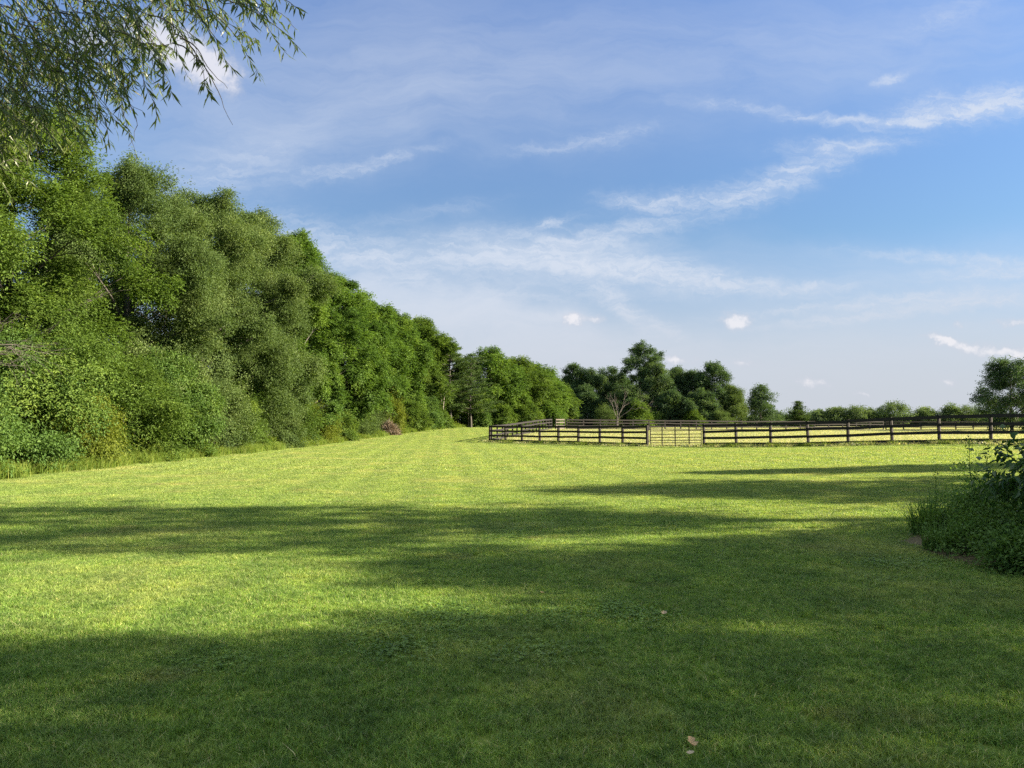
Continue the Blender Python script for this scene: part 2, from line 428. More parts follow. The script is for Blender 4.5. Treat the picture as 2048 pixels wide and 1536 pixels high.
def make_grass():
    rng = np.random.default_rng(11)
    var = []
    for i in range(5): var.append(blade_patch(rng, .42, 1900, .040, .0036, straw=.06, lean=.85, clump=26))      # 0-4 near
    for i in range(4): var.append(blade_patch(rng, .85, 2500, .043, .0068, straw=.06, lean=.8, clump=40))       # 5-8 middle
    for i in range(4): var.append(blade_patch(rng, 2.0, 3000, .046, .018, straw=.06, lean=.7, clump=70))        # 9-12 far
    for i in range(2): var.append(blade_patch(rng, .30, 110, .068, .0048, straw=.03, lean=1.0, clump=6))         # 13-14 longer tufts
    def clover(n, size):
        mb = MB()
        c = np.c_[rng.normal(0, size * .3, (n, 2)), rng.uniform(.020, .042, n)]
        for k in range(3):
            a = rng.uniform(0, .5, n) + k * 2 * PI / 3
            d_ = norm(np.stack([np.cos(a), np.sin(a), rng.uniform(-.1, .25, n)], -1))
            leaves(mb, c, d_, norm(np.array([0, 0, 1.]) + rng.normal(0, .25, (n, 3))), rng.uniform(.012, .022, n), rng.uniform(.012, .020, n), np.clip(rng.normal(.30, .12, n), 0, .6), fold=.1)
        return np.concatenate(mb.v), np.concatenate(mb.f), np.concatenate(mb.a)
    for i in range(3): var.append(clover(170, .45))                                                             # 15-17 clover and broad-leaved weeds
    groups = []
    def lawn(x, y):
        return (x > lawn_left(y) - .2) & ~in_paddock(x, y) & ~bed_mask(x, y)
    def put(lo, n, x, y, smin, smax):
        p = np.stack([x, y, terr(x, y)], -1)
        groups.append((rng.integers(lo, lo + n, len(x)), p, slope_rot(x, y, rng), rng.uniform(smin, smax, len(x))))
    x, y = grid_pts(rng, -12, 12, 0.6, 10.5, .26, lambda x, y: (np.abs(x) < .72 * y + 2.2) & lawn(x, y)); put(0, 5, x, y, .85, 1.15)
    x, y = grid_pts(rng, -22, 24, 9.5, 25, .50, lambda x, y: (np.abs(x) < .72 * y + 3) & lawn(x, y)); put(5, 4, x, y, .85, 1.15)
    x, y = grid_pts(rng, -16, 40, 23, 118, 1.15, lambda x, y: (np.abs(x) < .72 * y + 4) & lawn(x, y)); put(9, 4, x, y, .9, 1.2)
    x, y = grid_pts(rng, -14, 14, 1.0, 18, .5, lambda x, y: (np.abs(x) < .72 * y + 2.2) & lawn(x, y) & (rng.random(len(x)) < .45)); put(13, 2, x, y, .6, 1.1)
    x, y = grid_pts(rng, -9, 9, 2.2, 12, .55, lambda x, y: (np.abs(x) < .72 * y + 2) & lawn(x, y) & (np.sin(x * 1.1 + 2) + np.sin(y * 1.3 - x * .6) + rng.normal(0, .5, len(x)) > 1.15)); put(15, 3, x, y, .8, 1.3)
    scatter_object('lawn_grass', var, groups, M['grass'])
    # taller dry grass in the paddock and longer growth along the fence foot
    rng = np.random.default_rng(12)
    var = [blade_patch(rng, 2.4, 900, .16, .028, straw=.24, lean=.8, clump=30) for i in range(4)]
    var += [blade_patch(rng, .9, 240, .20, .010, straw=.18, lean=.7, clump=10) for i in range(3)]
    groups = []
    def put2(lo, n, x, y, smin, smax):
        p = np.stack([x, y, terr(x, y)], -1)
        groups.append((rng.integers(lo, lo + n, len(x)), p, slope_rot(x, y, rng), rng.uniform(smin, smax, len(x))))
    x, y = grid_pts(rng, -2, 110, 36, 150, 1.7, lambda x, y: (np.abs(x) < .72 * y + 4) & in_paddock(x, y)); put2(0, 4, x, y, .7, 1.25)
    t = rng.uniform(0, 1, 150)
    for (a, b, n) in ((FENCE_L0, FENCE_L1, 60), (FENCE_R0, FENCE_R1, 70), (FENCE_R1, (26.0, 31.1), 16)):
        t = rng.uniform(0, 1, n)
        put2(4, 3, a[0] + (b[0] - a[0]) * t + rng.normal(0, .12, n), a[1] + (b[1] - a[1]) * t + rng.normal(0, .12, n), .45, 1.1)
    scatter_object('field_grass', var, groups, M['field'])
    var = [blade_patch(rng, .7, 200, .24, .009, straw=.06, lean=.7, clump=8) for i in range(4)]
    groups = []
    for (a, b, n) in ((FENCE_L0, FENCE_L1, 110), (FENCE_R0, FENCE_R1, 130), (FENCE_R1, (26.0, 31.1), 40)):
        t = rng.uniform(0, 1, n)
        put2(0, 4, a[0] + (b[0] - a[0]) * t + rng.normal(0, .12, n), a[1] + (b[1] - a[1]) * t + rng.normal(-.05, .12, n), .35, 1.15)
    scatter_object('fence_foot_grass', var, groups, M['weed'])

# ------------------------------------------------------------------ foliage
def leaves(mb, pos, axis, nrm, length, width, tint, fold=.25):
    """kite shaped leaves: pos Nx3 base, axis unit Nx3, nrm Nx3, length N, width N"""
    side = norm(np.cross(axis, nrm)); n2 = np.cross(side, axis)
    l = np.asarray(length)[:, None]; w = np.asarray(width)[:, None]
    b = pos; tip = pos + axis * l - n2 * l * .12
    m = pos + axis * l * .45
    a1 = m + side * w * .5 + n2 * w * fold; a2 = m - side * w * .5 + n2 * w * fold
    v = np.stack([b, a1, tip, a2], 1).reshape(-1, 3)
    f = (np.arange(len(pos)) * 4)[:, None] + np.array([[0, 1, 2, 3]])
    mb.add(v, f, np.repeat(tint, 4))

def rand_unit(rng, n):
    return norm(rng.normal(0, 1, (n, 3)))

STYLE = {  # leaf length, width, leaves per spray, spray length, droop, pinnate, lobe scale
    'ash': (.13, .052, 19, .58, .45, True), 'walnut': (.14, .054, 20, .66, .55, True), 'olive': (.085, .036, 20, .46, .15, False),
    'oak': (.13, .075, 14, .55, .1, False), 'faroak': (.13, .075, 14, .55, .1, False), 'yellow': (.10, .055, 14, .45, .2, False), 'far': (.13, .075, 14, .55, .1, False), 'cool': (.11, .060, 14, .45, .2, False),
    'bed': (.07, .036, 12, .30, .1, False), 'glossy': (.105, .058, 10, .34, .25, False)}

FLAT = {'ash': .10, 'walnut': .10, 'olive': .19, 'oak': .15, 'faroak': .15, 'yellow': .15, 'cool': .14, 'bed': .16, 'glossy': .16}

def profile(t, skew):
    t = np.asarray(t, float)
    return np.where(t > skew, np.sqrt(np.clip(1 - ((t - skew) / (1 - skew)) ** 2, 0, 1)), np.sqrt(np.clip(1 - ((skew - t) / (skew + .12)) ** 2, 0, 1)))

def crown_lobes(rng, H, R, base, n, skew=.42, lobe=.30, rough=.22):
    h = H - base
    t = (np.arange(n) + rng.uniform(0, 1, n)) / n
    t = t ** .9
    ang = np.arange(n) * 2.39996 + rng.uniform(-.5, .5, n)
    pr = profile(t, skew) * R
    rl = R * lobe * rng.uniform(.7, 1.35, n) * (.65 + .45 * profile(t, skew))
    rad = np.maximum(pr - rl * .75, 0) * np.sqrt(rng.uniform(.25, 1.0, n)) * (1 + rng.normal(0, rough, n))
    z = base + t * h - rl * (t - .15) * .9
    c = np.stack([np.cos(ang) * rad, np.sin(ang) * rad, z], -1)
    return c, rl

def sprays(rng, c, rl, axis_xy, kind, n_cl, leaf_scale, mb, squash=.75, inner=.18, hue=0.0, sub=9):
    LL, LW, k, SL, droop, pin = STYLE[kind]
    LL, LW, SL = LL * leaf_scale, LW * leaf_scale, SL * max(1.0, leaf_scale * .75)
    # boughs reach out of every lobe as flattened, drooping sprays of foliage with gaps between them
    nb = len(c) * sub
    cen = np.array([axis_xy[0], axis_xy[1], c[:, 2].mean() - .25 * np.ptp(c[:, 2])])
    oc = np.repeat(norm(c - cen), sub, 0)
    b = norm(oc * .75 + rand_unit(rng, nb) * .75 + np.array([0, 0, .10]))
    r0 = np.repeat(rl, sub)
    Lb = r0 * rng.uniform(.60, 1.75, nb)
    o0 = np.repeat(c, sub, 0) - oc * (r0 * .25)[:, None]
    hb = np.repeat(rng.normal(0, .06, len(c)), sub) + rng.normal(0, .13, nb)
    fl = FLAT.get(kind, .16)
    wgt = Lb ** 1.6 * rng.uniform(.35, 1.6, nb); wgt /= wgt.sum()
    li = rng.choice(nb, n_cl, p=wgt)
    t = rng.random(n_cl) ** .62 * 1.08
    B, LB = b[li], Lb[li]
    sd = norm(np.cross(B, [0, 0, 1.])); up_ = np.cross(sd, B)
    p = o0[li] + B * (t * LB)[:, None] + sd * (rng.normal(0, .25, n_cl) * LB * (1.15 - .55 * t))[:, None] \
        + up_ * (rng.normal(0, fl, n_cl) * LB)[:, None] - np.array([0, 0, 1.]) * (droop * .30 * LB * t ** 2)[:, None]
    d = norm(up_ * .75 + B * .45 + rand_unit(rng, n_cl) * .35)
    hl = hb[li]
    keep = p[:, 2] > .03
    p, d, hl = p[keep], d[keep], hl[keep]
    m = len(p)
    ltint = hl + rng.normal(0, .07, m) + hue
    B = B[keep]
    ax = norm(B * .9 + rand_unit(rng, m) * .5 + np.array([0, 0, -droop * .8]))
    if pin:
        # pinnate spray: several rachises of paired leaflets
        u = rng.random((m, k)) ; sgn = np.where(np.arange(k) % 2, 1, -1)[None]
        sub = rng.integers(0, 3, (m, k))
        ax3 = norm(ax[:, None] + rng.normal(0, .5, (m, 3, 3)))
        A = np.take_along_axis(ax3, np.repeat(sub[..., None], 3, -1), 1)
        up = norm(np.array([0, 0, 1.]) + d * .6)[:, None] + rng.normal(0, .16, (m, k, 3))
        side = norm(np.cross(A, up))
        P = p[:, None] + A * (u * SL)[..., None] + np.array([0, 0, -.22 * SL]) * (u ** 2)[..., None]
        la = norm(side * sgn[..., None] * .85 + A * .55 + rng.normal(0, .2, (m, k, 3)) + np.array([0, 0, -.25]))
        nn = norm(up + rng.normal(0, .18, (m, k, 3)))
    else:
        P = p[:, None] + rng.normal(0, SL * .32, (m, k, 3)) * np.array([1, 1, .6]) + ax[:, None] * (rng.random((m, k)) * SL * .7)[..., None]
        la = norm(ax[:, None] * .7 + rng.normal(0, .5, (m, k, 3)) + np.array([0, 0, -droop - .15]))
        nn = norm(d[:, None] * .9 + np.array([0, 0, .55]) + rng.normal(0, .36, (m, k, 3)))
    K = m * k
    tint = np.clip(.46 + np.repeat(ltint, k) + rng.normal(0, .08, K), 0, 1)
    leaves(mb, P.reshape(K, 3), la.reshape(K, 3), nn.reshape(K, 3), LL * rng.uniform(.65, 1.25, K), LW * rng.uniform(.75, 1.25, K), tint)

def curve(p0, p1, rng, n=6, sag=0.0, wob=.06, bow=None):
    p0, p1 = np.asarray(p0, float), np.asarray(p1, float)
    t = np.linspace(0, 1, n)[:, None]
    d = np.linalg.norm(p1 - p0)
    mid = (p0 + p1) / 2 + (np.asarray(bow) if bow is not None else np.array([0, 0, sag * d]))
    c = (1 - t) ** 2 * p0 + 2 * t * (1 - t) * mid + t ** 2 * p1
    w = rng.normal(0, wob * d / n, c.shape); w[0] = 0
    return c + w

def trunk_mesh(rng, H, base, c, rl, r0, lean=(0, 0), frac=.82, fork=False):
    mb = MB()
    n = 9
    zt = H * frac
    t = np.linspace(0, 1, n)
    ax = np.stack([lean[0] * t ** 1.5 + np.cumsum(rng.normal(0, .012 * H / n * 3, n)), lean[1] * t ** 1.5 + np.cumsum(rng.normal(0, .012 * H / n * 3, n)), -.25 + t * (zt + .25)], -1)
    ax[0, :2] = 0
    rad = r0 * (1 - t) ** .8 + .02
    rad[0] *= 1.5; rad[1] *= 1.05
    mb.tube(ax, rad, 9)
    for ci, rr in zip(c, rl):
        zs = np.clip(ci[2] - .55 * np.linalg.norm(ci[:2]) - .3, base * .55, zt * .95)
        s = np.array([np.interp(zs, ax[:, 2], ax[:, 0]), np.interp(zs, ax[:, 2], ax[:, 1]), zs])
        r1 = np.interp(zs, ax[:, 2], rad) * .42
        br = curve(s, ci, rng, 6, sag=.06)
        mb.tube(br, np.linspace(r1, .014, 6), 5)
        for q in range(3):
            e = ci + rand_unit(rng, 1)[0] * rr * .9 + np.array([0, 0, .15 * rr])
            mb.tube(curve(br[3 + q % 2], e, rng, 4, sag=.05), np.linspace(max(.012, r1 * .35), .006, 4), 4)
    return mb

def tree(name, label, x, y, H, R, kind, seed, base=1.6, n_lobes=34, n_cl=3200, leaf=1.0, skew=.42, lobe=.30, cat='tree', group=None, bark='bark',
         r0=None, inner=.18, hue=0.0, squash=.8, rough=.22, parts=('trunk', 'crown'), frac=.82, rz=0.0):
    rng = np.random.default_rng(seed)
    root = empty(name, (x, y, tz(x, y)), label, cat, group, rz)
    c, rl = crown_lobes(rng, H, R, base, n_lobes, skew, lobe, rough)
    trunk_mesh(rng, H, base, c, rl, r0 or H * .017, frac=frac).build(parts[0], M[bark], root, True)
    mb = MB()
    sprays(rng, c, rl, (0, 0), kind, n_cl, leaf, mb, squash, inner, hue)
    mb.build(parts[1], M[kind], root)
    return root

def shrub(name, label, x, y, H, R, kind, seed, n_cl=900, leaf=1.0, n_lobes=14, group=None, cat='shrub', hue=0.0, base=.15, lobe=.42, squash=.85):
    rng = np.random.default_rng(seed)
    root = empty(name, (x, y, tz(x, y)), label, cat, group)
    c, rl = crown_lobes(rng, H, R, base, n_lobes, .40, lobe, .2)
    mb = MB()
    for ci in c:
        b = np.array([rng.normal(0, .18), rng.normal(0, .18), -.1])
        mb.tube(curve(b, ci, rng, 5, sag=.05), np.linspace(.028, .008, 5), 5)
    mb.build('stems', M['bark'], root, True)
    mb = MB()
    sprays(rng, c, rl, (0, 0), kind, n_cl, leaf, mb, squash, .2, hue)
    mb.build('foliage', M[kind], root)
    return root

def copy_tree(o, loc, rz, s, label, group=None):
    r = o.copy(); COL.objects.link(r)
    r.location = loc; r.rotation_euler = (0, 0, rz); r.scale = s
    r['label'] = label
    if group: r['group'] = group
    for ch in list(o.children):
        q = ch.copy(); COL.objects.link(q); q.parent = r
    return r

make_grass()

# ---- the tree line along the left side of the lawn
TL = 'trees in the row along the left of the lawn'
ROW = [
    # x, y, H, R, kind, base, ncl, leaf, label
    (-19.6, 22, 12.2, 5.0, 'ash', 1.5, 5200, .80, 'big leafy tree at the left picture edge, nearest of the row beside the lawn'),
    (-18.3, 28, 12.4, 5.0, 'ash', 1.6, 5600, .85, 'broad yellow-green tree with sunlit drooping sprays just below the hanging willow strands'),
    (-18.0, 36, 12.9, 4.8, 'olive', 1.4, 6600, 1.2, 'tall grey-green tree with small dull leaves, next right of the broad yellow-green one'),
    (-17.4, 43, 13.7, 4.4, 'olive', 1.5, 5200, 1.3, 'grey-green small leaved tree in the middle of the three dull ones'),
    (-17.0, 50.5, 14.3, 4.1, 'olive', 1.5, 4800, 1.5, 'grey-green tree with a lumpy pointed top beside the first bright green tree'),
    (-16.6, 59, 15.0, 4.0, 'walnut', 2.0, 4400, 1.2, 'tall bright green tree with a narrow two-lobed top rising against blue sky'),
    (-16.0, 69, 13.9, 4.4, 'walnut', 1.8, 4200, 1.35, 'wide bright green tree with a long smooth sunlit slope of leaves'),
    (-15.4, 80, 13.3, 4.0, 'walnut', 1.8, 3600, 1.5, 'bright green tree with a small tuft standing out of its right shoulder'),
    (-14.3, 91, 13.2, 4.1, 'walnut', 1.6, 3400, 1.6, 'rounded green tree above the tan brush heap'),
    (-12.2, 101, 13.5, 4.2, 'ash', 1.4, 3200, 1.75, 'green tree with a domed top just left of the pines'),
    (-10.3, 107, 11.6, 3.3, 'ash', 1.2, 2400, 1.8, 'slender light green tree pressed against the left of the pines'),
]
for i, (x, y, H, R, kind, base, ncl, leaf, lab) in enumerate(ROW):
    tree('broadleaf_tree', lab, x, y, H * 1.06, R, kind, 100 + i, base=base, n_cl=int(ncl * 2.6), leaf=leaf * 1.12, group=TL, n_lobes=36, lobe=.25, rough=.34,
         skew=.40 if kind != 'olive' else .52)
BK = [(-25.5, 33, 11.5, 4.5, 'oak'), (-24.5, 46, 12.5, 4.5, 'oak'), (-23.5, 62, 13.0, 4.5, 'oak'), (-22, 82, 12, 4.5, 'oak')]
for i, (x, y, H, R, kind) in enumerate(BK):
    tree('broadleaf_tree', 'dark tree mostly hidden behind the front row left of the lawn', x, y, H, R, kind, 140 + i, base=2.0, n_cl=1900, leaf=1.5,
         group='trees behind the front row left of the lawn')
FAR_ROW = [
    (XP(978, 116), 116, 11.6, 4.6, 'walnut', 'round green tree right of the pines at the far end of the lawn'),
    (XP(1012, 121), 121, 10.6, 3.6, 'ash', 'green tree in a dip between two taller crowns right of the pines'),
    (XP(1042, 123), 123, 11.0, 4.2, 'ash', 'green tree with a ragged two-pointed top above the corner of the paddock fence'),
    (XP(1080, 131), 131, 10.3, 4.4, 'walnut', 'soft green tree behind the slanting side fence'),
    (XP(1108, 137), 137, 8.3, 3.6, 'ash', 'lowest light green tree where the left row meets the dark wood'),
]
for i, (x, y, H, R, kind, lab) in enumerate(FAR_ROW):
    tree('broadleaf_tree', lab, x, y, H, R, kind, 160 + i, base=.6, n_cl=3400, leaf=2.2, group='trees at the far end of the lawn', n_lobes=36, lobe=.28)

# ---- shrubs of the tree line
SH = [
    (-15.6, 20.6, 3.4, 2.0, 'cool', .9, 'dense cool green shrub low at the left picture edge'),
    (-15.9, 24.0, 4.4, 2.3, 'cool', .95, 'tall cool green bush below the bare branch at the left edge'),
    (-14.8, 26.2, 2.3, 1.5, 'yellow', .95, 'low yellowish bush at the lawn edge under the tall cool green bush'),
    (-15.3, 30.2, 4.2, 2.1, 'ash', .85, 'bright green sapling bush bulging over a dark hollow'),
    (-15.4, 34.2, 4.6, 2.1, 'cool', 1.1, 'deep green bush right of the dark hollow in the row'),
    (-15.2, 38.6, 3.6, 1.9, 'olive', 1.3, 'grey-green rounded bush at the foot of the dull green trees'),
    (-15.6, 43.0, 4.8, 2.0, 'ash', 1.0, 'tall light green bush between grey-green bush and bright tree foot'),
    (-15.2, 47.8, 3.4, 1.9, 'olive', 1.4, 'small dull bush before the grey-green tree with pointed top'),
    (-15.4, 53.0, 4.0, 2.0, 'ash', 1.1, 'light green bush at the foot of the two-lobed tree'),
    (-15.0, 58.5, 2.6, 2.0, 'yellow', 1.2, 'low pale bramble mound at the lawn edge below the two-lobed tree'),
    (-15.0, 64.0, 2.2, 2.0, 'ash', 1.2, 'low green bramble mound at the lawn edge before the dark gap'),
    (-14.6, 70.0, 2.2, 2.0, 'olive', 1.5, 'low dull mound of shrubs left of the tan brush heap'),
    (-14.4, 76.5, 3.6, 1.8, 'olive', 1.6, 'grey-green bush standing behind the tan brush heap'),
    (-12.6, 80.0, 4.6, 1.7, 'yellow', 1.5, 'yellow-green bush hanging over the tan brush heap'),
    (-11.4, 86.0, 3.4, 1.8, 'ash', 1.4, 'green bush right of the tan brush heap'),
    (-10.2, 92.5, 3.6, 1.8, 'cool', 1.6, 'dark green bush near the pale thin trunk'),
    (-9.3, 98.0, 2.2, 1.5, 'ash', 1.6, 'small bush at the foot of the left pine'),
    (-5.0, 109.0, 2.6, 1.9, 'cool', 1.8, 'shady bush between the thin trunks under the pines'),
    (XP(893, 116), 116.0, 4.6, 2.6, 'cool', 2.0, 'dark bush filling the gap behind the left pine trunk'),
    (XP(925, 119), 119.0, 4.2, 2.6, 'cool', 2.0, 'dark bush in the shade behind the shorter pine'),
    (-1.6, 111.0, 2.8, 2.0, 'ash', 1.8, 'light bush at the corner of the paddock fence'),
    (2.2, 116.0, 3.2, 2.2, 'ash', 1.9, 'light green bush behind the middle of the side fence'),
    (5.6, 122.0, 3.4, 2.3, 'walnut', 2.0, 'green bush behind the far end of the side fence'),
]
for i, (x, y, H, R, kind, leaf, lab) in enumerate(SH):
    shrub('shrub', lab, x, y, H, R, kind, 200 + i, n_cl=2700 if y < 50 else 1300, leaf=leaf * 1.02, group='shrubs along the tree row', n_lobes=18, lobe=.36)

# ---- pines
def pine(name, label, x, y, H, R, seed, clear=2.5, leaf=1.0, whorls=15, group=None, kind='pine', conic=.75):
    rng = np.random.default_rng(seed)
    root = empty(name, (x, y, tz(x, y)), label, 'tree', group)
    mb, fo = MB(), MB()
    t = np.linspace(0, 1, 10)
    ax = np.stack([np.cumsum(rng.normal(0, .03, 10)), np.cumsum(rng.normal(0, .03, 10)), -.2 + t * (H * .97 + .2)], -1)
    mb.tube(ax, H * .017 * (1 - t) + .015, 8)
    P, A = [], []
    for w in range(whorls):
        q = w / (whorls - 1)
        z = clear + (H * .96 - clear) * q
        n = rng.integers(4, 7)
        L = R * ((1 - q) ** conic * .9 + .14) * rng.uniform(.7, 1.15)
        a0 = rng.uniform(0, 2 * PI)
        for b in range(n):
            a = a0 + b * 2 * PI / n + rng.normal(0, .25)
            l = L * rng.uniform(.6, 1.2)
            s = np.array([np.interp(z, ax[:, 2], ax[:, 0]), np.interp(z, ax[:, 2], ax[:, 1]), z])
            e = s + np.array([math.cos(a) * l, math.sin(a) * l, l * rng.uniform(.0, .32)])
            br = curve(s, e, rng, 7, sag=-.06, wob=.08)
            mb.tube(br, np.linspace(.045, .010, 7), 5)
            k = max(4, int(l * 7))
            u = rng.uniform(.3, 1.0, k)
            p = np.stack([np.interp(u, np.linspace(0, 1, 7), br[:, j]) for j in range(3)], -1)
            sd = np.array([-math.sin(a), math.cos(a), 0])
            p += sd * (rng.normal(0, .20, k) * l * .55 * (1.15 - u))[:, None] + np.array([0, 0, .06])
            P.append(p); A.append(np.repeat(norm(e - s)[None], k, 0))
    P, A = np.concatenate(P), np.concatenate(A)
    m, k = len(P), 13
    pos = np.repeat(P, k, 0) + rng.normal(0, 1, (m * k, 3)) * np.array([.20, .20, .07]) * leaf
    la = norm(np.repeat(A, k, 0) * .5 + rng.normal(0, .6, (m * k, 3)) * np.array([1, 1, .6]) + np.array([0, 0, .35]))
    nn = norm(np.array([0, 0, 1.]) + rng.normal(0, .6, (m * k, 3)))
    K = m * k
    tint = np.clip(.45 + np.repeat(rng.normal(0, .14, m), k) + rng.normal(0, .12, K), 0, 1)
    leaves(fo, pos, la, nn, .26 * leaf * rng.uniform(.7, 1.2, K), .06 * leaf * rng.uniform(.7, 1.2, K), tint)
    mb.build('trunk', M['bark'], root, True); fo.build('crown', M[kind], root)
    return root
pine('pine_tree', 'taller ragged pine with layered boughs and open top at the end of the lawn', XP(902, 103), 103, 12.2, 4.2, 301, leaf=1.15, group='pines at the end of the lawn', conic=.5, clear=2.2)
pine('pine_tree', 'shorter pine with flat pale boughs over bare trunks at the end of the lawn', XP(942, 105), 105, 10.2, 3.6, 302, leaf=1.15, group='pines at the end of the lawn', conic=.55, clear=2.0)

# thin pale trunks under the pines
for i, (px, y, h, lab, bk) in enumerate([(883, 99, 4.4, 'thin pale trunk in the sun at the left end of the far lawn edge', 'palebark'),
                                          (938, 107, 3.6, 'thin leaning trunk in shade between pine and fence corner', 'bark'),
                                          (953, 108, 3.4, 'thin straight trunk in shade nearest the fence corner', 'bark')]):
    x = XP(px, y)
    rng = np.random.default_rng(320 + i)
    root = empty('sapling', (x, y, tz(x, y)), lab, 'tree', 'thin trunks at the end of the lawn')
    mb = MB()
    t = np.linspace(0, 1, 8)
    mb.tube(np.stack([t * rng.normal(0, .3) + rng.normal(0, .03, 8), rng.normal(0, .03, 8), -.2 + t * (h + .2)], -1), .11 * (1 - t * .7), 7)
    for q in range(5):
        z = h * rng.uniform(.5, .95); a = rng.uniform(0, 2 * PI)
        mb.tube(curve((0, 0, z), (math.cos(a) * .9, math.sin(a) * .9, z + .8), rng, 5), np.linspace(.03, .01, 5), 4)
    mb.build('trunk', M[bk], root, True)
    fo = MB()
    c = np.stack([rng.normal(0, .7, 9), rng.normal(0, .7, 9), h + rng.uniform(-.6, .9, 9)], -1)
    sprays(rng, c, np.full(9, .6), (0, 0), 'ash', 160, 1.8, fo)
    fo.build('crown', M['ash'], root)

# ---- far wood behind the paddock
FW = 'trees of the dark wood behind the paddock'
WOOD = [
    (1146, 150, 11.9, 3.2, 2.2, 'dark tree with an uneven gappy crown at the left end of the far wood'),
    (1184, 154, 11.0, 3.6, .8, 'dark lower tree second from the left in the far wood'),
    (1224, 158, 11.9, 4.2, .8, 'dark broad tree behind the pale dead tree'),
    (1283, 150, 16.2, 3.7, 3.0, 'tallest tree of the far wood with a columnar light-catching crown'),
    (1318, 146, 11.8, 3.8, 1.0, 'olive tinted tree leaning on the right of the tallest one'),
    (1356, 152, 11.7, 3.8, .8, 'dark round tree in the middle right of the far wood'),
    (1388, 150, 10.8, 3.4, .8, 'dark narrow tree between two round ones in the far wood'),
    (1428, 147, 12.5, 4.2, .6, 'broad domed tree near the right end of the far wood'),
    (1462, 145, 7.4, 2.8, .5, 'low brownish olive tree at the right end of the far wood'),
    (1262, 143, 7.4, 2.6, .5, 'lower green tree before the foot of the tallest tree'),
    (1170, 145, 7.2, 3.0, .5, 'lower green tree at the front left of the far wood'),
    (1345, 142, 6.6, 3.2, .5, 'lower dark tree at the front middle of the far wood'),
    (1238, 166, 10.2, 4.0, .5, 'dark tree deep in the far wood directly behind the dead tree'),
    (1404, 142, 6.6, 3.0, .5, 'lower green tree at the front right of the far wood'),
]
for i, (px, y, H, R, base, lab) in enumerate(WOOD):
    tree('broadleaf_tree', lab, XP(px, y), y, H, R, 'olive' if i in (8,) else 'faroak', 400 + i, base=base, n_cl=2400, leaf=2.0 if i != 8 else 2.6, group=FW, n_lobes=30, lobe=.27, rough=.36,
         skew=.62 if i == 3 else .45, hue=.18 if i in (4, 9) else 0.0)
for i, (px, y, H, R, kind, lab) in enumerate([
        (1279, 134, 4.4, 1.9, 'ash', 'bright green shrub in front of the far wood right of the dead tree'),
        (1212, 138, 3.4, 2.0, 'olive', 'brownish shrub in front of the far wood left of the dead tree'),
        (1305, 140, 2.8, 1.8, 'cool', 'small dull shrub before the wood right of the bright green one'),
        (1385, 138, 2.9, 1.6, 'ash', 'small light shrub before the right half of the far wood'),
        (1130, 139, 4.2, 2.2, 'cool', 'bluish shrub closing the gap between tree row and far wood'),
        (1440, 139, 3.0, 2.2, 'olive', 'dull shrub under the domed tree of the far wood')]):
    shrub('shrub', lab, XP(px, y), y, H, R, kind, 440 + i, n_cl=520, leaf=2.1, group='shrubs before the far wood', n_lobes=14)

tree('broadleaf_tree', 'small round dark tree standing alone right of the far wood', XP(1521, 150), 150, 8.1, 3.2, 'faroak', 460, base=.5, n_cl=1300, leaf=1.9, n_lobes=30, skew=.35)
pine('conifer_tree', 'small pale spruce standing alone above the right fence', XP(1597, 140), 140, 4.9, 2.3, 461, clear=.3, leaf=1.25, whorls=19, conic=.85)
tree('broadleaf_tree', 'large dark open crowned tree at the right picture edge above the fence', XP(2022, 100), 100, 9.2, 4.3, 'faroak', 462, base=1.0, n_cl=3200, leaf=1.5, n_lobes=40, skew=.45, lobe=.27, inner=.1)

# far hedgerow on the right horizon
HG = 'bushes of the far hedgerow'
protos = [shrub('hedgerow_bush', 'far low bush of the dark hedgerow on the horizon', XP(1580, 194), 194, 2.1, 4.0, 'faroak', 480, n_cl=420, leaf=2.6, n_lobes=14, group=HG),
          shrub('hedgerow_bush', 'far low bush of the dark hedgerow on the horizon', XP(1612, 196), 196, 1.9, 4.2, 'far', 481, n_cl=420, leaf=2.6, n_lobes=14, group=HG, hue=-.1)]
rng = np.random.default_rng(5)
for k, px in enumerate(range(1500, 2120, 22)):
    y = 193 + rng.uniform(-4, 5)
    p = protos[k % 2]
    loc = (XP(px, y), y, tz(XP(px, y), y)); s = rng.uniform(.75, 1.15)
    copy_tree(p, loc, rng.uniform(0, 6.28), (s, s, s * rng.uniform(.8, 1.05)), 'far low bush of the dark hedgerow on the horizon', HG)
for i, (px, py, R, kind, lab) in enumerate([
        (1642, 826, 2.6, 'far', 'far small rounded tree first in the hedgerow right of the spruce'),
        (1672, 818, 3.0, 'far', 'far rounded tree left of the flat topped clump in the hedgerow'),
        (1712, 816, 3.6, 'far', 'far soft green tree with a flat top in the hedgerow'),
        (1738, 822, 2.4, 'far', 'far low tree between the flat topped and the spreading one'),
        (1788, 807, 3.8, 'far', 'far light green tree with long side twigs, tallest in the hedgerow'),
        (1848, 820, 2.6, 'far', 'far small pale tree by itself in the hedgerow gap'),
        (1902, 813, 2.8, 'far', 'far pale yellowish tree left of the grey twiggy one'),
        (1932, 815, 3.0, 'olive', 'far grey-olive twiggy tree beside the large dark tree')]):
    tree('broadleaf_tree', lab, XP(px, 188), 188, HP(py, 188), R, kind, 500 + i, base=.4, n_cl=520, leaf=2.6, n_lobes=18, group='trees rising out of the far hedgerow', lobe=.34)

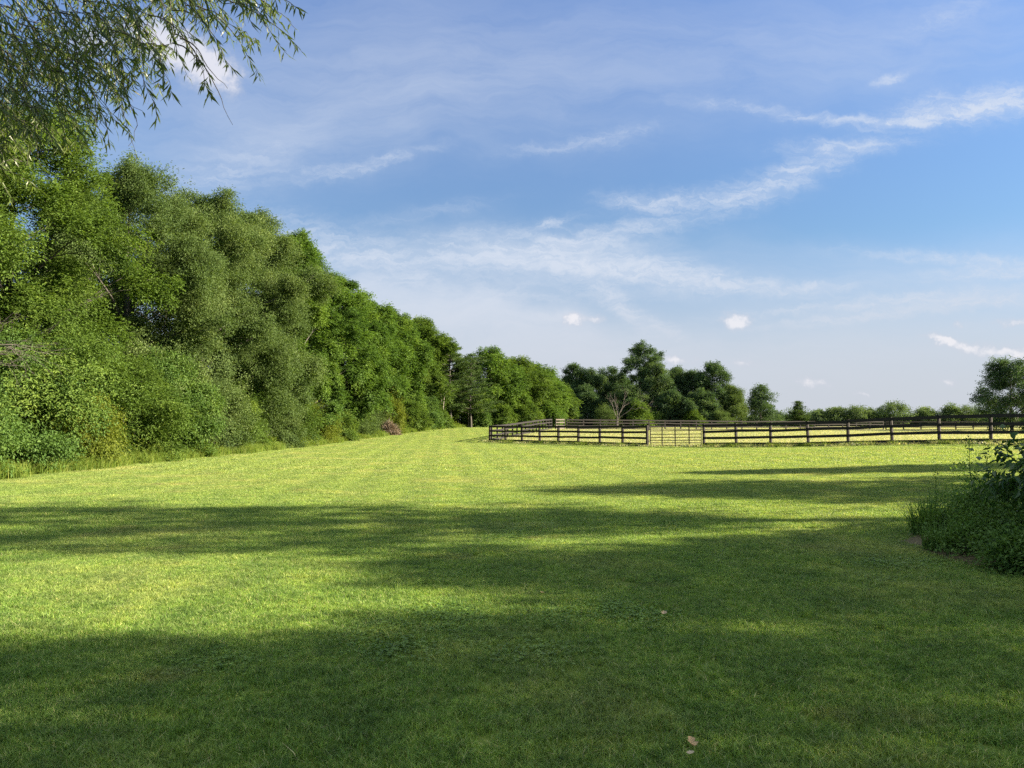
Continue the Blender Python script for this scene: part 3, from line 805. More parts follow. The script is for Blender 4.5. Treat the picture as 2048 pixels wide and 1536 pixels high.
# ---- dead tree and dead branch
def branching(mb, p, d, L, r, depth, rng, spread=.55, up=.15):
    d = norm(np.asarray(d, float)); e = p + d * L
    pts = curve(p, e, rng, 6, wob=.12)
    mb.tube(pts, np.linspace(r, r * .55, 6), 6 if depth > 1 else 4)
    if depth <= 0: return
    for k in range(rng.integers(2, 4)):
        nd = norm(d + rng.normal(0, spread, 3) + np.array([0, 0, up]))
        branching(mb, pts[rng.integers(3, 6)], nd, L * rng.uniform(.5, .8), r * .5, depth - 1, rng, spread, up)

def dead_tree():
    y = 122; x = XP(1234, y)
    root = empty('dead_tree', (x, y, tz(x, y)), 'pale bare dead tree with forked trunk in front of the dark wood', 'tree')
    rng = np.random.default_rng(77)
    mb = MB()
    mb.tube(curve((0, 0, -.2), (.05, 0, 1.5), rng, 5), np.linspace(.19, .14, 5), 8)
    mb.build('trunk', M['deadwood'], root, True)
    for d, L in (((-.55, .1, 1.5), 2.1), ((-.1, -.2, 1.4), 1.9), ((.55, .2, 1.3), 2.1), ((1.2, 0, .9), 2.6), ((.25, .3, 1.2), 1.4)):
        b = MB(); branching(b, np.array([.05, 0, 1.4]), d, L, .075, 4, rng, .36, .12)
        b.build('limb', M['deadwood'], root, True)
dead_tree()

def dead_branch():
    y = 21.5; x = -16.2
    z = HP(700, y) - tz(x, y)
    root = empty('dead_branch', (x, y, tz(x, y) + z), 'bare pinkish grey dead branch sticking out of the trees at the left edge', 'branch')
    rng = np.random.default_rng(31)
    mb = MB()
    for d, L in (((1.0, .0, .05), 1.5), ((1., .1, .28), 1.2), ((1., -.15, -.16), 1.5), ((.8, .3, .4), 1.0), ((1., .2, .16), 1.4)):
        branching(mb, np.array([-.4, 0, rng.normal(0, .08)]), d, L, .035, 4, rng, .34, -.02)
    mb.tube(curve((-3.2, .4, -.25), (-.3, 0, 0), rng, 6), np.linspace(.07, .045, 6), 7)
    mb.build('twigs', M['deadwood'], root, True)
dead_branch()

# ---- tan brush heap
def brush_heap():
    y = 77; x = XP(776, y)
    root = empty('brush_heap', (x, y, tz(x, y)), 'tan heap of dry brush at the edge of the lawn before the trees', 'brush heap')
    rng = np.random.default_rng(9)
    n = 2600
    a = rng.uniform(0, 2 * PI, n); u = rng.random(n) ** .6
    el = rng.uniform(0, PI / 2, n)
    p = np.stack([np.cos(a) * np.cos(el) * 1.15, np.sin(a) * np.cos(el) * .9, np.sin(el) * 1.15], -1) * (u[:, None] * .5 + .5)
    d = norm(p * np.array([1, 1, .6]) + rng.normal(0, .5, (n, 3)) + np.array([0, 0, -.35]))
    mb = MB()
    leaves(mb, p, d, rand_unit(rng, n), rng.uniform(.25, .6, n), rng.uniform(.03, .07, n), np.clip(rng.normal(.5, .22, n), 0, 1))
    mb.build('dry_leaves', M['straw'], root)
    tw = MB()
    for i in range(70):
        q = p[rng.integers(0, n)]; e = q + rand_unit(rng, 1)[0] * .9
        e[2] = abs(e[2])
        tw.tube(curve(q, e, rng, 5, wob=.1), np.linspace(.022, .008, 5), 4)
    tw.build('sticks', M['deadwood'], root, True)
brush_heap()

# ------------------------------------------------------------------ verge weeds
def stem_plants(mb, rng, x, y, h, n_leaf, LL, LW, spread=.25, tint0=.5):
    for i in range(len(x)):
        z = tz(x[i], y[i])
        k = n_leaf
        u = np.sort(rng.uniform(.12, 1, k))
        bend = rng.normal(0, spread, 2) * h[i]
        pt = np.stack([x[i] + bend[0] * u ** 2, y[i] + bend[1] * u ** 2, z + h[i] * u * (1 - .12 * u)], -1)
        a = np.arange(k) * 2.4 + rng.uniform(0, 6)
        d = norm(np.stack([np.cos(a), np.sin(a), rng.uniform(-.1, .75, k)], -1))
        nn = norm(np.array([0, 0, 1.]) + rng.normal(0, .35, (k, 3)))
        l = LL * rng.uniform(.6, 1.2, k) * (1.15 - .5 * u)
        leaves(mb, pt, d, nn, l, np.full(k, LW) * rng.uniform(.7, 1.3, k), np.clip(tint0 + rng.normal(0, .12) + rng.normal(0, .1, k), 0, 1))
        s = np.linspace(0, 1, 4)
        mb.tube(np.stack([x[i] + bend[0] * s ** 2, y[i] + bend[1] * s ** 2, z - .03 + h[i] * s * (1 - .12 * s)], -1), np.linspace(.006, .003, 4), 3, tint0)

def verge():
    rng = np.random.default_rng(21)
    mb = MB()
    n = 3400
    y = 12 + (106 - 12) * rng.random(n) ** 1.5
    off = np.abs(rng.normal(0, .75, n))
    x = lawn_left(y) + .25 - off + .22 * np.sin(y * 1.3) + .15 * np.sin(y * 3.1 + 1)
    h = np.clip(.28 + off * .70, .25, 1.3) * rng.uniform(.6, 1.3, n) * (.95 + .4 * np.sin(y * 1.9 + 1.3 * np.sin(y * .7)))
    near = y < 45
    stem_plants(mb, rng, x[near], y[near], h[near], 20, .13, .035, .2, .5)
    stem_plants(mb, rng, x[~near], y[~near], h[~near], 11, .24, .075, .2, .5)
    o = mb.build('verge_weeds', M['weed']); tag(o, kind='stuff')
    # long grass blades among them
    var = [blade_patch(rng, .8, 260, .34, .009, straw=.12, lean=.55, clump=14) for i in range(4)]
    n = 750
    y = 10 + (106 - 10) * rng.random(n) ** 1.4
    x = lawn_left(y) + .15 - np.abs(rng.normal(0, .6, n)) + .22 * np.sin(y * 1.3)
    p = np.stack([x, y, terr(x, y)], -1)
    scatter_object('verge_grass', var, [(rng.integers(0, 4, n), p, slope_rot(x, y, rng), rng.uniform(.6, 1.4, n))], M['weed'])
verge()

# ------------------------------------------------------------------ fences
RAILS = ((1.30, .16), (.94, .145), (.56, .145), (.19, .145))       # centre height, board width

def fence(name, label, a, b, n, board, post, cat='fence', ends=True, rails=RAILS, pale=(), post_w=.125, z_add=0.0, batten=True, toward=-1):
    root = empty(name, (a[0], a[1], tz(*a)), label, cat, 'board fences round the paddock')
    a, b = np.array(a, float), np.array(b, float)
    d = (b - a) / n; L = np.linalg.norm(d); rz = math.atan2(d[1], d[0])
    nrm = np.array([-d[1], d[0]]) / L
    if nrm @ (np.zeros(2) - a) < 0: nrm = -nrm                  # towards the lawn
    rng = np.random.default_rng(int(abs(a[0] * 10 + a[1])))
    z0 = tz(*a)
    base = np.array([a[0], a[1], z0])
    zs = [tz(*(a + d * k)) for k in range(n + 1)]
    for k in range(n + 1):
        p = a + d * k
        lean = rng.normal(0, .022)
        mb = MB(); mb.box(np.array([p[0], p[1], zs[k] + .66]) - base, (post_w, post_w, 1.48), rz, tilt=lean)
        mb.build('post', M[post], root)
        if batten:
            mb = MB(); q = p + nrm * (post_w / 2 + .028 + .012)
            mb.box(np.array([q[0], q[1], zs[k] + .72]) - base, (.055, .020, 1.30), rz, tilt=lean)
            mb.build('batten', M[board], root)
    for k in range(n):
        p, q = a + d * k, a + d * (k + 1)
        for ri, (h, w) in enumerate(rails):
            mb = MB()
            e0 = np.array([p[0], p[1], zs[k] + h + rng.normal(0, .016)]); e1 = np.array([q[0], q[1], zs[k + 1] + h + rng.normal(0, .016)])
            c = (e0 + e1) / 2 - base
            off = nrm * (post_w / 2 + .0145)
            c[:2] += off
            sl = math.atan2(e1[2] - e0[2], L)
            mb.box(c, (L - .004, .025, w), rz, tilt=sl)
            mb.build('rail', M['palefence'] if k in pale else M[board], root)
    return root

fence('board_fence', 'black four-rail board fence left of the gate, running to the paddock corner', FENCE_L0, FENCE_L1, 8, 'blackboard', 'blackpost')
fence('board_fence', 'black four-rail board fence right of the gate, rising behind the shrub bed', FENCE_R0, (FENCE_R0[0] + (FENCE_R1[0] - FENCE_R0[0]) * 10 / 7, FENCE_R0[1] + (FENCE_R1[1] - FENCE_R0[1]) * 10 / 7), 10, 'blackboard', 'blackpost')
fence('board_fence', 'dark side fence of many close-set posts running back from the paddock corner', (FENCE_L0[0] + .12, FENCE_L0[1] + .5), SIDE_END, 15, 'blackboard', 'farboard', batten=False)
fence('board_fence', 'grey far fence of close rails across the back of the paddock', (SIDE_END[0] + 1.95, SIDE_END[1] + .75), (SIDE_END[0] + 48, SIDE_END[1] + 13), 21, 'farboard', 'farboard', batten=False)
fence('board_fence', 'short pale sunlit fence panel at the far corner of the paddock', (SIDE_END[0] + .55, SIDE_END[1] + .3), (SIDE_END[0] + 1.65, SIDE_END[1] + .7), 1, 'palefence', 'farboard', batten=False)
fence('board_fence', 'distant dark fence across the field behind the right board fence', (SIDE_END[0] + 48.4, SIDE_END[1] + 13.1), (SIDE_END[0] + 100, SIDE_END[1] + 16), 20, 'farboard', 'farboard', batten=False)

def gate():
    a = np.array([XP(1298.5, 50.0), 50.0]); b = np.array([XP(1404, 47.0), 47.0])
    z0, z1 = tz(*a), tz(*b)
    root = empty('field_gate', (a[0], a[1], z0), 'dark tubular metal field gate between the two black fences', 'gate')
    d = b - a; L = np.linalg.norm(d); u = d / L
    def pt(s, h):
        q = u * (s * L)
        return np.array([q[0], q[1], h + (z1 - z0) * s])
    fr = MB()
    fr.tube([pt(.02, .10), pt(.02, 1.28)], .026, 8); fr.tube([pt(.98, .10), pt(.98, 1.28)], .026, 8)
    fr.build('gate_frame', M['gate'], root, True)
    for h in (1.26, 1.02, .80, .60, .42, .26, .11):
        m = MB(); m.tube([pt(.02, h), pt(.5, h - .004), pt(.98, h)], .023, 8); m.build('gate_rail', M['gate'], root, True)
    for s in (.255, .505, .765):
        m = MB(); p = pt(s, .68); m.box(p + np.array([u[1], -u[0], 0]) * .028, (.075, .014, 1.30), math.atan2(u[1], u[0])); m.build('upright', M['gate'], root)
    for h in (.35, 1.1):
        m = MB(); m.tube([pt(-.018, h), pt(.02, h)], .016, 6); m.tube([pt(-.012, h - .06), pt(-.012, h + .06)], .02, 6); m.build('hinge', M['iron'], root, True)
    # chain hanging at the hinge post
    m = MB()
    for k in range(9):
        c = pt(.008, 1.0 - k * .075)
        t = np.linspace(0, 2 * PI, 9)
        ring = c + np.stack([np.cos(t) * .022 * (k % 2), np.cos(t) * .022 * (1 - k % 2), np.sin(t) * .045], -1)
        m.tube(ring, .007, 5)
    m.build('chain', M['iron'], root, True)
gate()

# ------------------------------------------------------------------ willow over the camera's left
def willow():
    bx, by = -6.6, 5.2
    root = empty('willow_tree', (bx, by, tz(bx, by)), 'willow with thin drooping leafy strands hanging in from the top left', 'tree')
    base = np.array([bx, by, tz(bx, by)])
    rng = np.random.default_rng(41)
    tr = MB()
    t = np.linspace(0, 1, 9)
    ax = np.stack([t * .3 + np.sin(t * 3) * .12, t * .2, -.25 + t * 8.5], -1)
    tr.tube(ax, .36 * (1 - t * .75) * np.r_[1.35, 1.05, np.ones(7)], 12)
    limbs = []
    for (ex, ey, ez, zs, r) in [(-1.2, 5.2, 6.2, 3.6, .10), (-2.6, 4.2, 6.4, 3.9, .11), (-2.3, 6.8, 7.0, 4.2, .11), (-3.8, 5.4, 5.9, 3.2, .10), (-4.2, 7.6, 6.8, 3.8, .10),
                               (-4.6, 3.0, 6.2, 4.2, .09), (-7.8, 7.5, 7.4, 4.6, .10), (-8.6, 4.0, 7.0, 4.6, .10), (-5.6, 5.6, 9.0, 5.5, .09), (-5.4, 9.0, 7.6, 4.6, .10)]:
        s = np.array([np.interp(zs, ax[:, 2], ax[:, 0]), np.interp(zs, ax[:, 2], ax[:, 1]), zs])
        e = np.array([ex, ey, ez]) - base
        c = curve(s, e, rng, 9, sag=.12, wob=.08)
        tr.tube(c, np.linspace(r, .018, 9), 7); limbs.append(c)
        for q in range(5):
            st = c[rng.integers(3, 9)]
            e2 = st + np.array([rng.normal(.1, .7), rng.normal(0, .7), rng.uniform(-.1, .6)])
            c2 = curve(st, e2, rng, 6, sag=.1); tr.tube(c2, np.linspace(.028, .008, 6), 5); limbs.append(c2)
    tr.build('trunk', M['bark'], root, True)
    # hanging strands: (photo column, lowest photo row, depth)
    strands, fo = MB(), MB()
    def strand(top, end, bare=0.0, dens=1.0, rr=.0035):
        n = 12
        top, end = np.asarray(top), np.asarray(end)
        q = np.linspace(0, 1, n)
        c = top + (end - top) * np.stack([q ** .75, q ** .75, q ** 1.35], -1) + np.cumsum(rng.normal(0, .012, (n, 3)), 0) * q[:, None]
        strands.tube(c, np.linspace(rr, .0013, n), 4)
        L = np.linalg.norm(end - top)
        k = int(L / .030 * dens)
        if k < 2: return
        u = np.sort(rng.uniform(bare, 1.0, k))
        p = np.stack([np.interp(u, q, c[:, j]) for j in range(3)], -1)
        tan = norm(np.stack([np.interp(u, q, np.gradient(c[:, j])) for j in range(3)], -1))
        a = rng.uniform(0, 2 * PI, k)
        d = norm(np.stack([np.cos(a), np.sin(a), np.zeros(k)], -1) * .75 + tan * .55 + np.array([0, 0, -.55]))
        nn = norm(rng.normal(0, 1, (k, 3)) + np.array([0, 0, .6]))
        leaves(fo, p, d, nn, rng.uniform(.06, .115, k), rng.uniform(.010, .0155, k), np.clip(.45 + rng.normal(0, .1) + rng.normal(0, .16, k), 0, 1), fold=.15)
    def low_row(px):                          # how far down the strands reach at each column of the photo
        return np.interp(px, [-250, 0, 60, 120, 180, 230, 290, 340, 400, 470, 540, 600], [500, 360, 310, 285, 290, 240, 195, 140, 80, 70, 60, 70])
    for i in range(520):
        px = 552 - 812 * rng.random() ** .75
        y = rng.uniform(4.2, 7.2)
        row = low_row(px) + rng.normal(0, 14) - abs(rng.normal(0, 95)) - (90 if rng.random() < .35 else 0)
        x = XP(px, y); z = HP(row, y)
        sx = x - rng.uniform(.05, .75); sz = z + rng.uniform(.22, .70)
        top = np.array([sx, y + rng.normal(0, .25), sz]); end = np.array([x, y, z])
        strand(top - base, end - base, dens=rng.uniform(.7, 1.25))
        if rng.random() < .45:                # side shoot
            e2 = end + np.array([rng.normal(.0, .14), rng.normal(0, .14), rng.uniform(-.02, .2)])
            strand((top * .45 + end * .55) - base, e2 - base, dens=1.1, rr=.0025)
    # sprays that reach furthest to the right, and bare whips
    for (px0, py0, px1, py1, y, bare) in [(350, -60, 598, 92, 5.2, .35), (380, -80, 585, 45, 5.6, .3), (420, -90, 596, 20, 5.0, .3), (330, -40, 520, 130, 5.4, .5), (300, -30, 470, 138, 5.3, .6),
                                          (250, -20, 410, 165, 5.0, .45), (220, 0, 345, 210, 5.2, .4), (170, 10, 290, 245, 5.2, .4), (120, 60, 255, 330, 5.4, .3), (60, 80, 200, 300, 5.1, .3),
                                          (300, 20, 405, 180, 4.9, .8), (420, -60, 560, 85, 5.3, .3), (450, -60, 575, 60, 5.7, .3)]:
        t0 = np.array([XP(px0, y), y + .2, HP(py0, y)]); e0 = np.array([XP(px1, y), y, HP(py1, y)])
        strand(t0 - base, e0 - base, bare=bare, dens=1.0, rr=.005)
    for (px0, py0, px1, py1, y) in [(330, 70, 462, 238, 5.0), (345, 60, 420, 160, 5.0), (225, 150, 262, 285, 5.0)]:
        t0 = np.array([XP(px0, y), y, HP(py0, y)]); e0 = np.array([XP(px1, y), y, HP(py1, y)])
        strand(t0 - base, e0 - base, bare=.999, dens=.05, rr=.005)
    # upper crown above the picture
    for i in range(520):
        c = limbs[rng.integers(0, len(limbs))]
        s = c[rng.integers(2, len(c))] + rng.normal(0, .12, 3)
        if (s + base)[0] > -1.6: continue
        L = rng.uniform(.4, 1.2)
        e = s + np.array([rng.normal(.1, .3), rng.normal(0, .3), -L])
        w = e + base
        if w[1] > .5 and 1024 + w[0] / w[1] * F > 520: continue
        if w[1] > 0 and w[0] / w[1] > -.66:    # keep the upper strands from hanging into the open sky
            row = HOR - (w[2] - CAM_H) / w[1] * F
            if row > low_row(1024 + w[0] / w[1] * F) - 40: continue
        strand(s, e, dens=.9)
    strands.build('strands', M['bark'], root, True)
    fo.build('crown', M['willow'], root)
willow()

# ------------------------------------------------------------------ planted bed on the right
def bed():
    GB = 'plants of the bed on the right'
    # brown bare strip round the bed
    mb = MB()
    a = np.linspace(0, 2 * PI, 41)[:-1]
    rng = np.random.default_rng(8)
    k = 1 + rng.normal(0, .03, 40)
    ring = []
    for s, dz in ((1.0, .004), (.92, .03), (.75, .08), (.4, .12)):
        x = 6.9 + 2.1 * s * np.cos(a) * k; y = 8.9 + 2.5 * s * np.sin(a) * k
        ring.append(np.stack([x, y, terr(x, y) + dz], -1))
    v = np.concatenate(ring)
    f = []
    for r in range(3):
        for i in range(40):
            f.append([r * 40 + i, r * 40 + (i + 1) % 40, (r + 1) * 40 + (i + 1) % 40, (r + 1) * 40 + i])
    for i in range(0, 40, 2):
        pass
    c = len(v); v = np.r_[v, [[6.9, 8.9, tz(6.9, 8.9) + .14]]]
    for i in range(0, 40, 2):
        f.append([120 + i, 120 + (i + 1) % 40, 120 + (i + 2) % 40, c])
    mb.add(v, f)
    o = mb.build('bed_soil', M['mulch'], None, True); tag(o, kind='structure')
    shrub('shrub', 'dark glossy leaved shrub reaching up the right picture edge', 6.88, 8.2, 2.12, 1.10, 'glossy', 600, n_cl=1200, leaf=1.0, n_lobes=22, group=GB, lobe=.30)
    shrub('shrub', 'taller dark shrub behind the glossy one at the right picture edge', 8.7, 10.2, 1.8, 1.1, 'glossy', 601, n_cl=900, leaf=1.0, n_lobes=18, group=GB)
    for i, (x, y, H, R, kind, lab) in enumerate([
            (6.25, 10.2, .50, .55, 'bed', 'low leafy bush in the middle of the bed below the tall weed'),
            (5.55, 8.9, .26, .42, 'bed', 'very low leafy mound at the front of the bed'),
            (5.45, 8.0, .24, .42, 'bed', 'dark spreading mound at the front right of the bed'),
            (5.75, 7.2, .28, .45, 'bed', 'lowest mound at the nearest edge of the bed'),
            (6.15, 8.4, .42, .5, 'bed', 'leafy mound between the grass tufts and the glossy shrub'),
            (6.9, 10.9, .60, .8, 'bed', 'leafy bush at the back of the bed')]):
        shrub('shrub', lab, x, y, H, R, kind, 610 + i, n_cl=620, leaf=.75, n_lobes=14, group=GB, base=.05)
    # tufts of tall grass
    for i, (x, y, h, r, n, lab) in enumerate([(5.62, 10.5, .62, .30, 420, 'tall grass tuft at the left tip of the bed'),
                                              (5.95, 10.0, .55, .32, 380, 'grass tuft in the bed right of the left tip'),
                                              (5.15, 9.3, .42, .30, 380, 'bright short grass tuft leaning over the lawn edge'),
                                              (6.1, 7.1, .46, .32, 320, 'loose grass tuft in the dark front of the bed'),
                                              (5.75, 8.5, .50, .28, 260, 'pale-bladed grass tuft before the glossy shrub')]):
        rng = np.random.default_rng(650 + i)
        a = rng.uniform(0, 2 * PI, n); q = r * np.sqrt(rng.random(n)) * .7
        base = np.stack([np.cos(a) * q, np.sin(a) * q, np.zeros(n)], -1)
        out = norm(np.stack([np.cos(a), np.sin(a), np.zeros(n)], -1) + rng.normal(0, .5, (n, 3)) * np.array([1, 1, 0]))
        hh = h * rng.uniform(.30, 1.1, n) * (1 - .35 * (q / r)); reach = hh * np.abs(rng.normal(.35, .28, n))
        sd = np.cross(out, [0, 0, 1.]) * (.0045 * rng.uniform(.6, 1.3, n))[:, None]
        pts = [base + out * (reach * u ** 2)[:, None] + np.array([0, 0, 1.]) * (hh * (u - .22 * u ** 3 * (reach / hh)))[:, None] for u in (0, .4, .75, 1.0)]
        ws = (1, .95, .7, .12)
        v = np.stack([z for p, w in zip(pts, ws) for z in (p - sd * w, p + sd * w)], 1).reshape(-1, 3)
        o4 = (np.arange(n) * 8)[:, None]
        f = np.concatenate([o4 + [[2 * e, 2 * e + 1, 2 * e + 3, 2 * e + 2]] for e in range(3)])
        m = MB(); m.add(v, f, np.repeat(np.clip(rng.normal(.5, .2, n), 0, 1), 8))
        o = m.build('grass_tuft', M['bed']); o.location = (x, y, tz(x, y) + .03)
        tag(o, lab, 'grass tuft', GB)
    # spike, tall weed and leaning grass stem
    def weed(name, lab, x, y, h, bend, n_leaf, LL, LW, top=False, seed=0):
        rng = np.random.default_rng(seed)
        root = empty(name, (x, y, tz(x, y)), lab, 'weed', GB)
        s = np.linspace(0, 1, 9)
        p = np.stack([bend * s ** 1.6 + rng.normal(0, .006, 9), rng.normal(0, .006, 9), h * s - .02], -1)
        m = MB(); m.tube(p, np.linspace(.008, .003, 9), 5); m.build('stem', M['bed'], root, True)
        m = MB()
        u = np.sort(rng.uniform(.15, .97, n_leaf))
        q = np.stack([np.interp(u, s, p[:, j]) for j in range(3)], -1)
        a = np.arange(n_leaf) * 2.4
        d = norm(np.stack([np.cos(a), np.sin(a), rng.uniform(-.2, .8, n_leaf)], -1))
        leaves(m, q, d, norm(np.array([0, 0, 1.]) + rng.normal(0, .3, (n_leaf, 3))), LL * rng.uniform(.6, 1.2, n_leaf), np.full(n_leaf, LW), rng.uniform(.2, .7, n_leaf))
        if top:
            k = 26
            c = p[-1] + rng.normal(0, 1, (k, 3)) * np.array([.028, .028, .07])
            leaves(m, c, rand_unit(rng, k), rand_unit(rng, k), np.full(k, .035), np.full(k, .02), rng.uniform(.1, .5, k))
        m.build('leaves', M['bed'], root)
    weed('tall_weed', 'tall thin weed with small leaves standing up in the bed', 6.12, 10.3, 1.30, -.03, 30, .075, .024, True, 1)
    weed('tall_weed', 'shorter weed stalk close to the tall one in the bed', 6.22, 10.2, 1.12, .05, 18, .06, .02, True, 2)
    weed('tall_weed', 'bare leaning grass stem pointing up left in front of the shrub', 6.62, 10.0, 1.22, -.22, 4, .12, .008, False, 3)
    weed('tall_weed', 'upright dark spike in the grass tuft at the left tip of the bed', 5.86, 10.7, .85, .0, 26, .06, .012, True, 4)
bed()

# fallen leaves
for i, (px, py, s, tint, lab) in enumerate([(1380, 1500, .075, .55, 'curled tan fallen leaf, largest one lying on the grass in the foreground'),
                                            (1366, 1509, .040, .98, 'small whitish fallen leaf beside the curled tan one'),
                                            (1320, 1234, .060, .75, 'tan fallen leaf at the edge of the near shadow'),
                                            (1088, 1190, .045, .9, 'tiny pale fallen leaf on the sunny strip of lawn')]):
    y = (CAM_H - .0) * F / (py - HOR); x = XP(px, y)
    rng = np.random.default_rng(700 + i)
    n = 7
    u = np.linspace(0, 1, n); w = np.sin(u * PI) ** .7 * .32 * (1 + .35 * np.sin(u * 17 + i))
    curl = .25 * (u - .5) ** 2 * 4
    rows = [np.stack([u, sgn * w, curl + abs(sgn) * w * .7], -1) for sgn in (-1, 0, 1)]
    v = np.concatenate(rows) * s
    f = []
    for r in range(2):
        for k in range(n - 1):
            f.append([r * n + k, r * n + k + 1, (r + 1) * n + k + 1, (r + 1) * n + k])
    m = MB(); m.add(v, f, tint)
    o = m.build('fallen_leaf', M['deadleaf'], None, True)
    o.location = (x, y, tz(x, y) + .040); o.rotation_euler = (.25, -.2, rng.uniform(0, 6.28))
    tag(o, lab, 'leaf', 'leaves fallen on the lawn')

# ------------------------------------------------------------------ trees to the right whose shade crosses the lawn
ST = 'shade trees right of the lawn'
def shade(x, y, H, R, seed, base=2.0, ncl=2600, skew=.5, lobe=.3):
    tree('shade_tree', 'leafy shade tree standing right of the lawn outside the picture', x, y, H, R, 'oak', seed, base=base, n_cl=ncl, leaf=1.6, n_lobes=36, group=ST, skew=skew, lobe=lobe, squash=.9)
shade(19, -1.5, 15.0, 4.2, 801)
shade(19, 3.9, 13.6, 2.5, 806, base=1.2, skew=.62, ncl=1800)
shade(18, 12.2, 15.5, 3.2, 802, base=1.6, ncl=1150)
shade(22, 6.9, 8.7, 1.3, 807, base=.6, ncl=900)
shade(24, 8.3, 10.0, 3.0, 803, base=1.0, ncl=2600)
shade(23, 17.2, 8.8, 2.9, 804, base=.8, ncl=1500)
shade(24.5, 22.6, 7.6, 1.5, 805, base=.5, ncl=900)

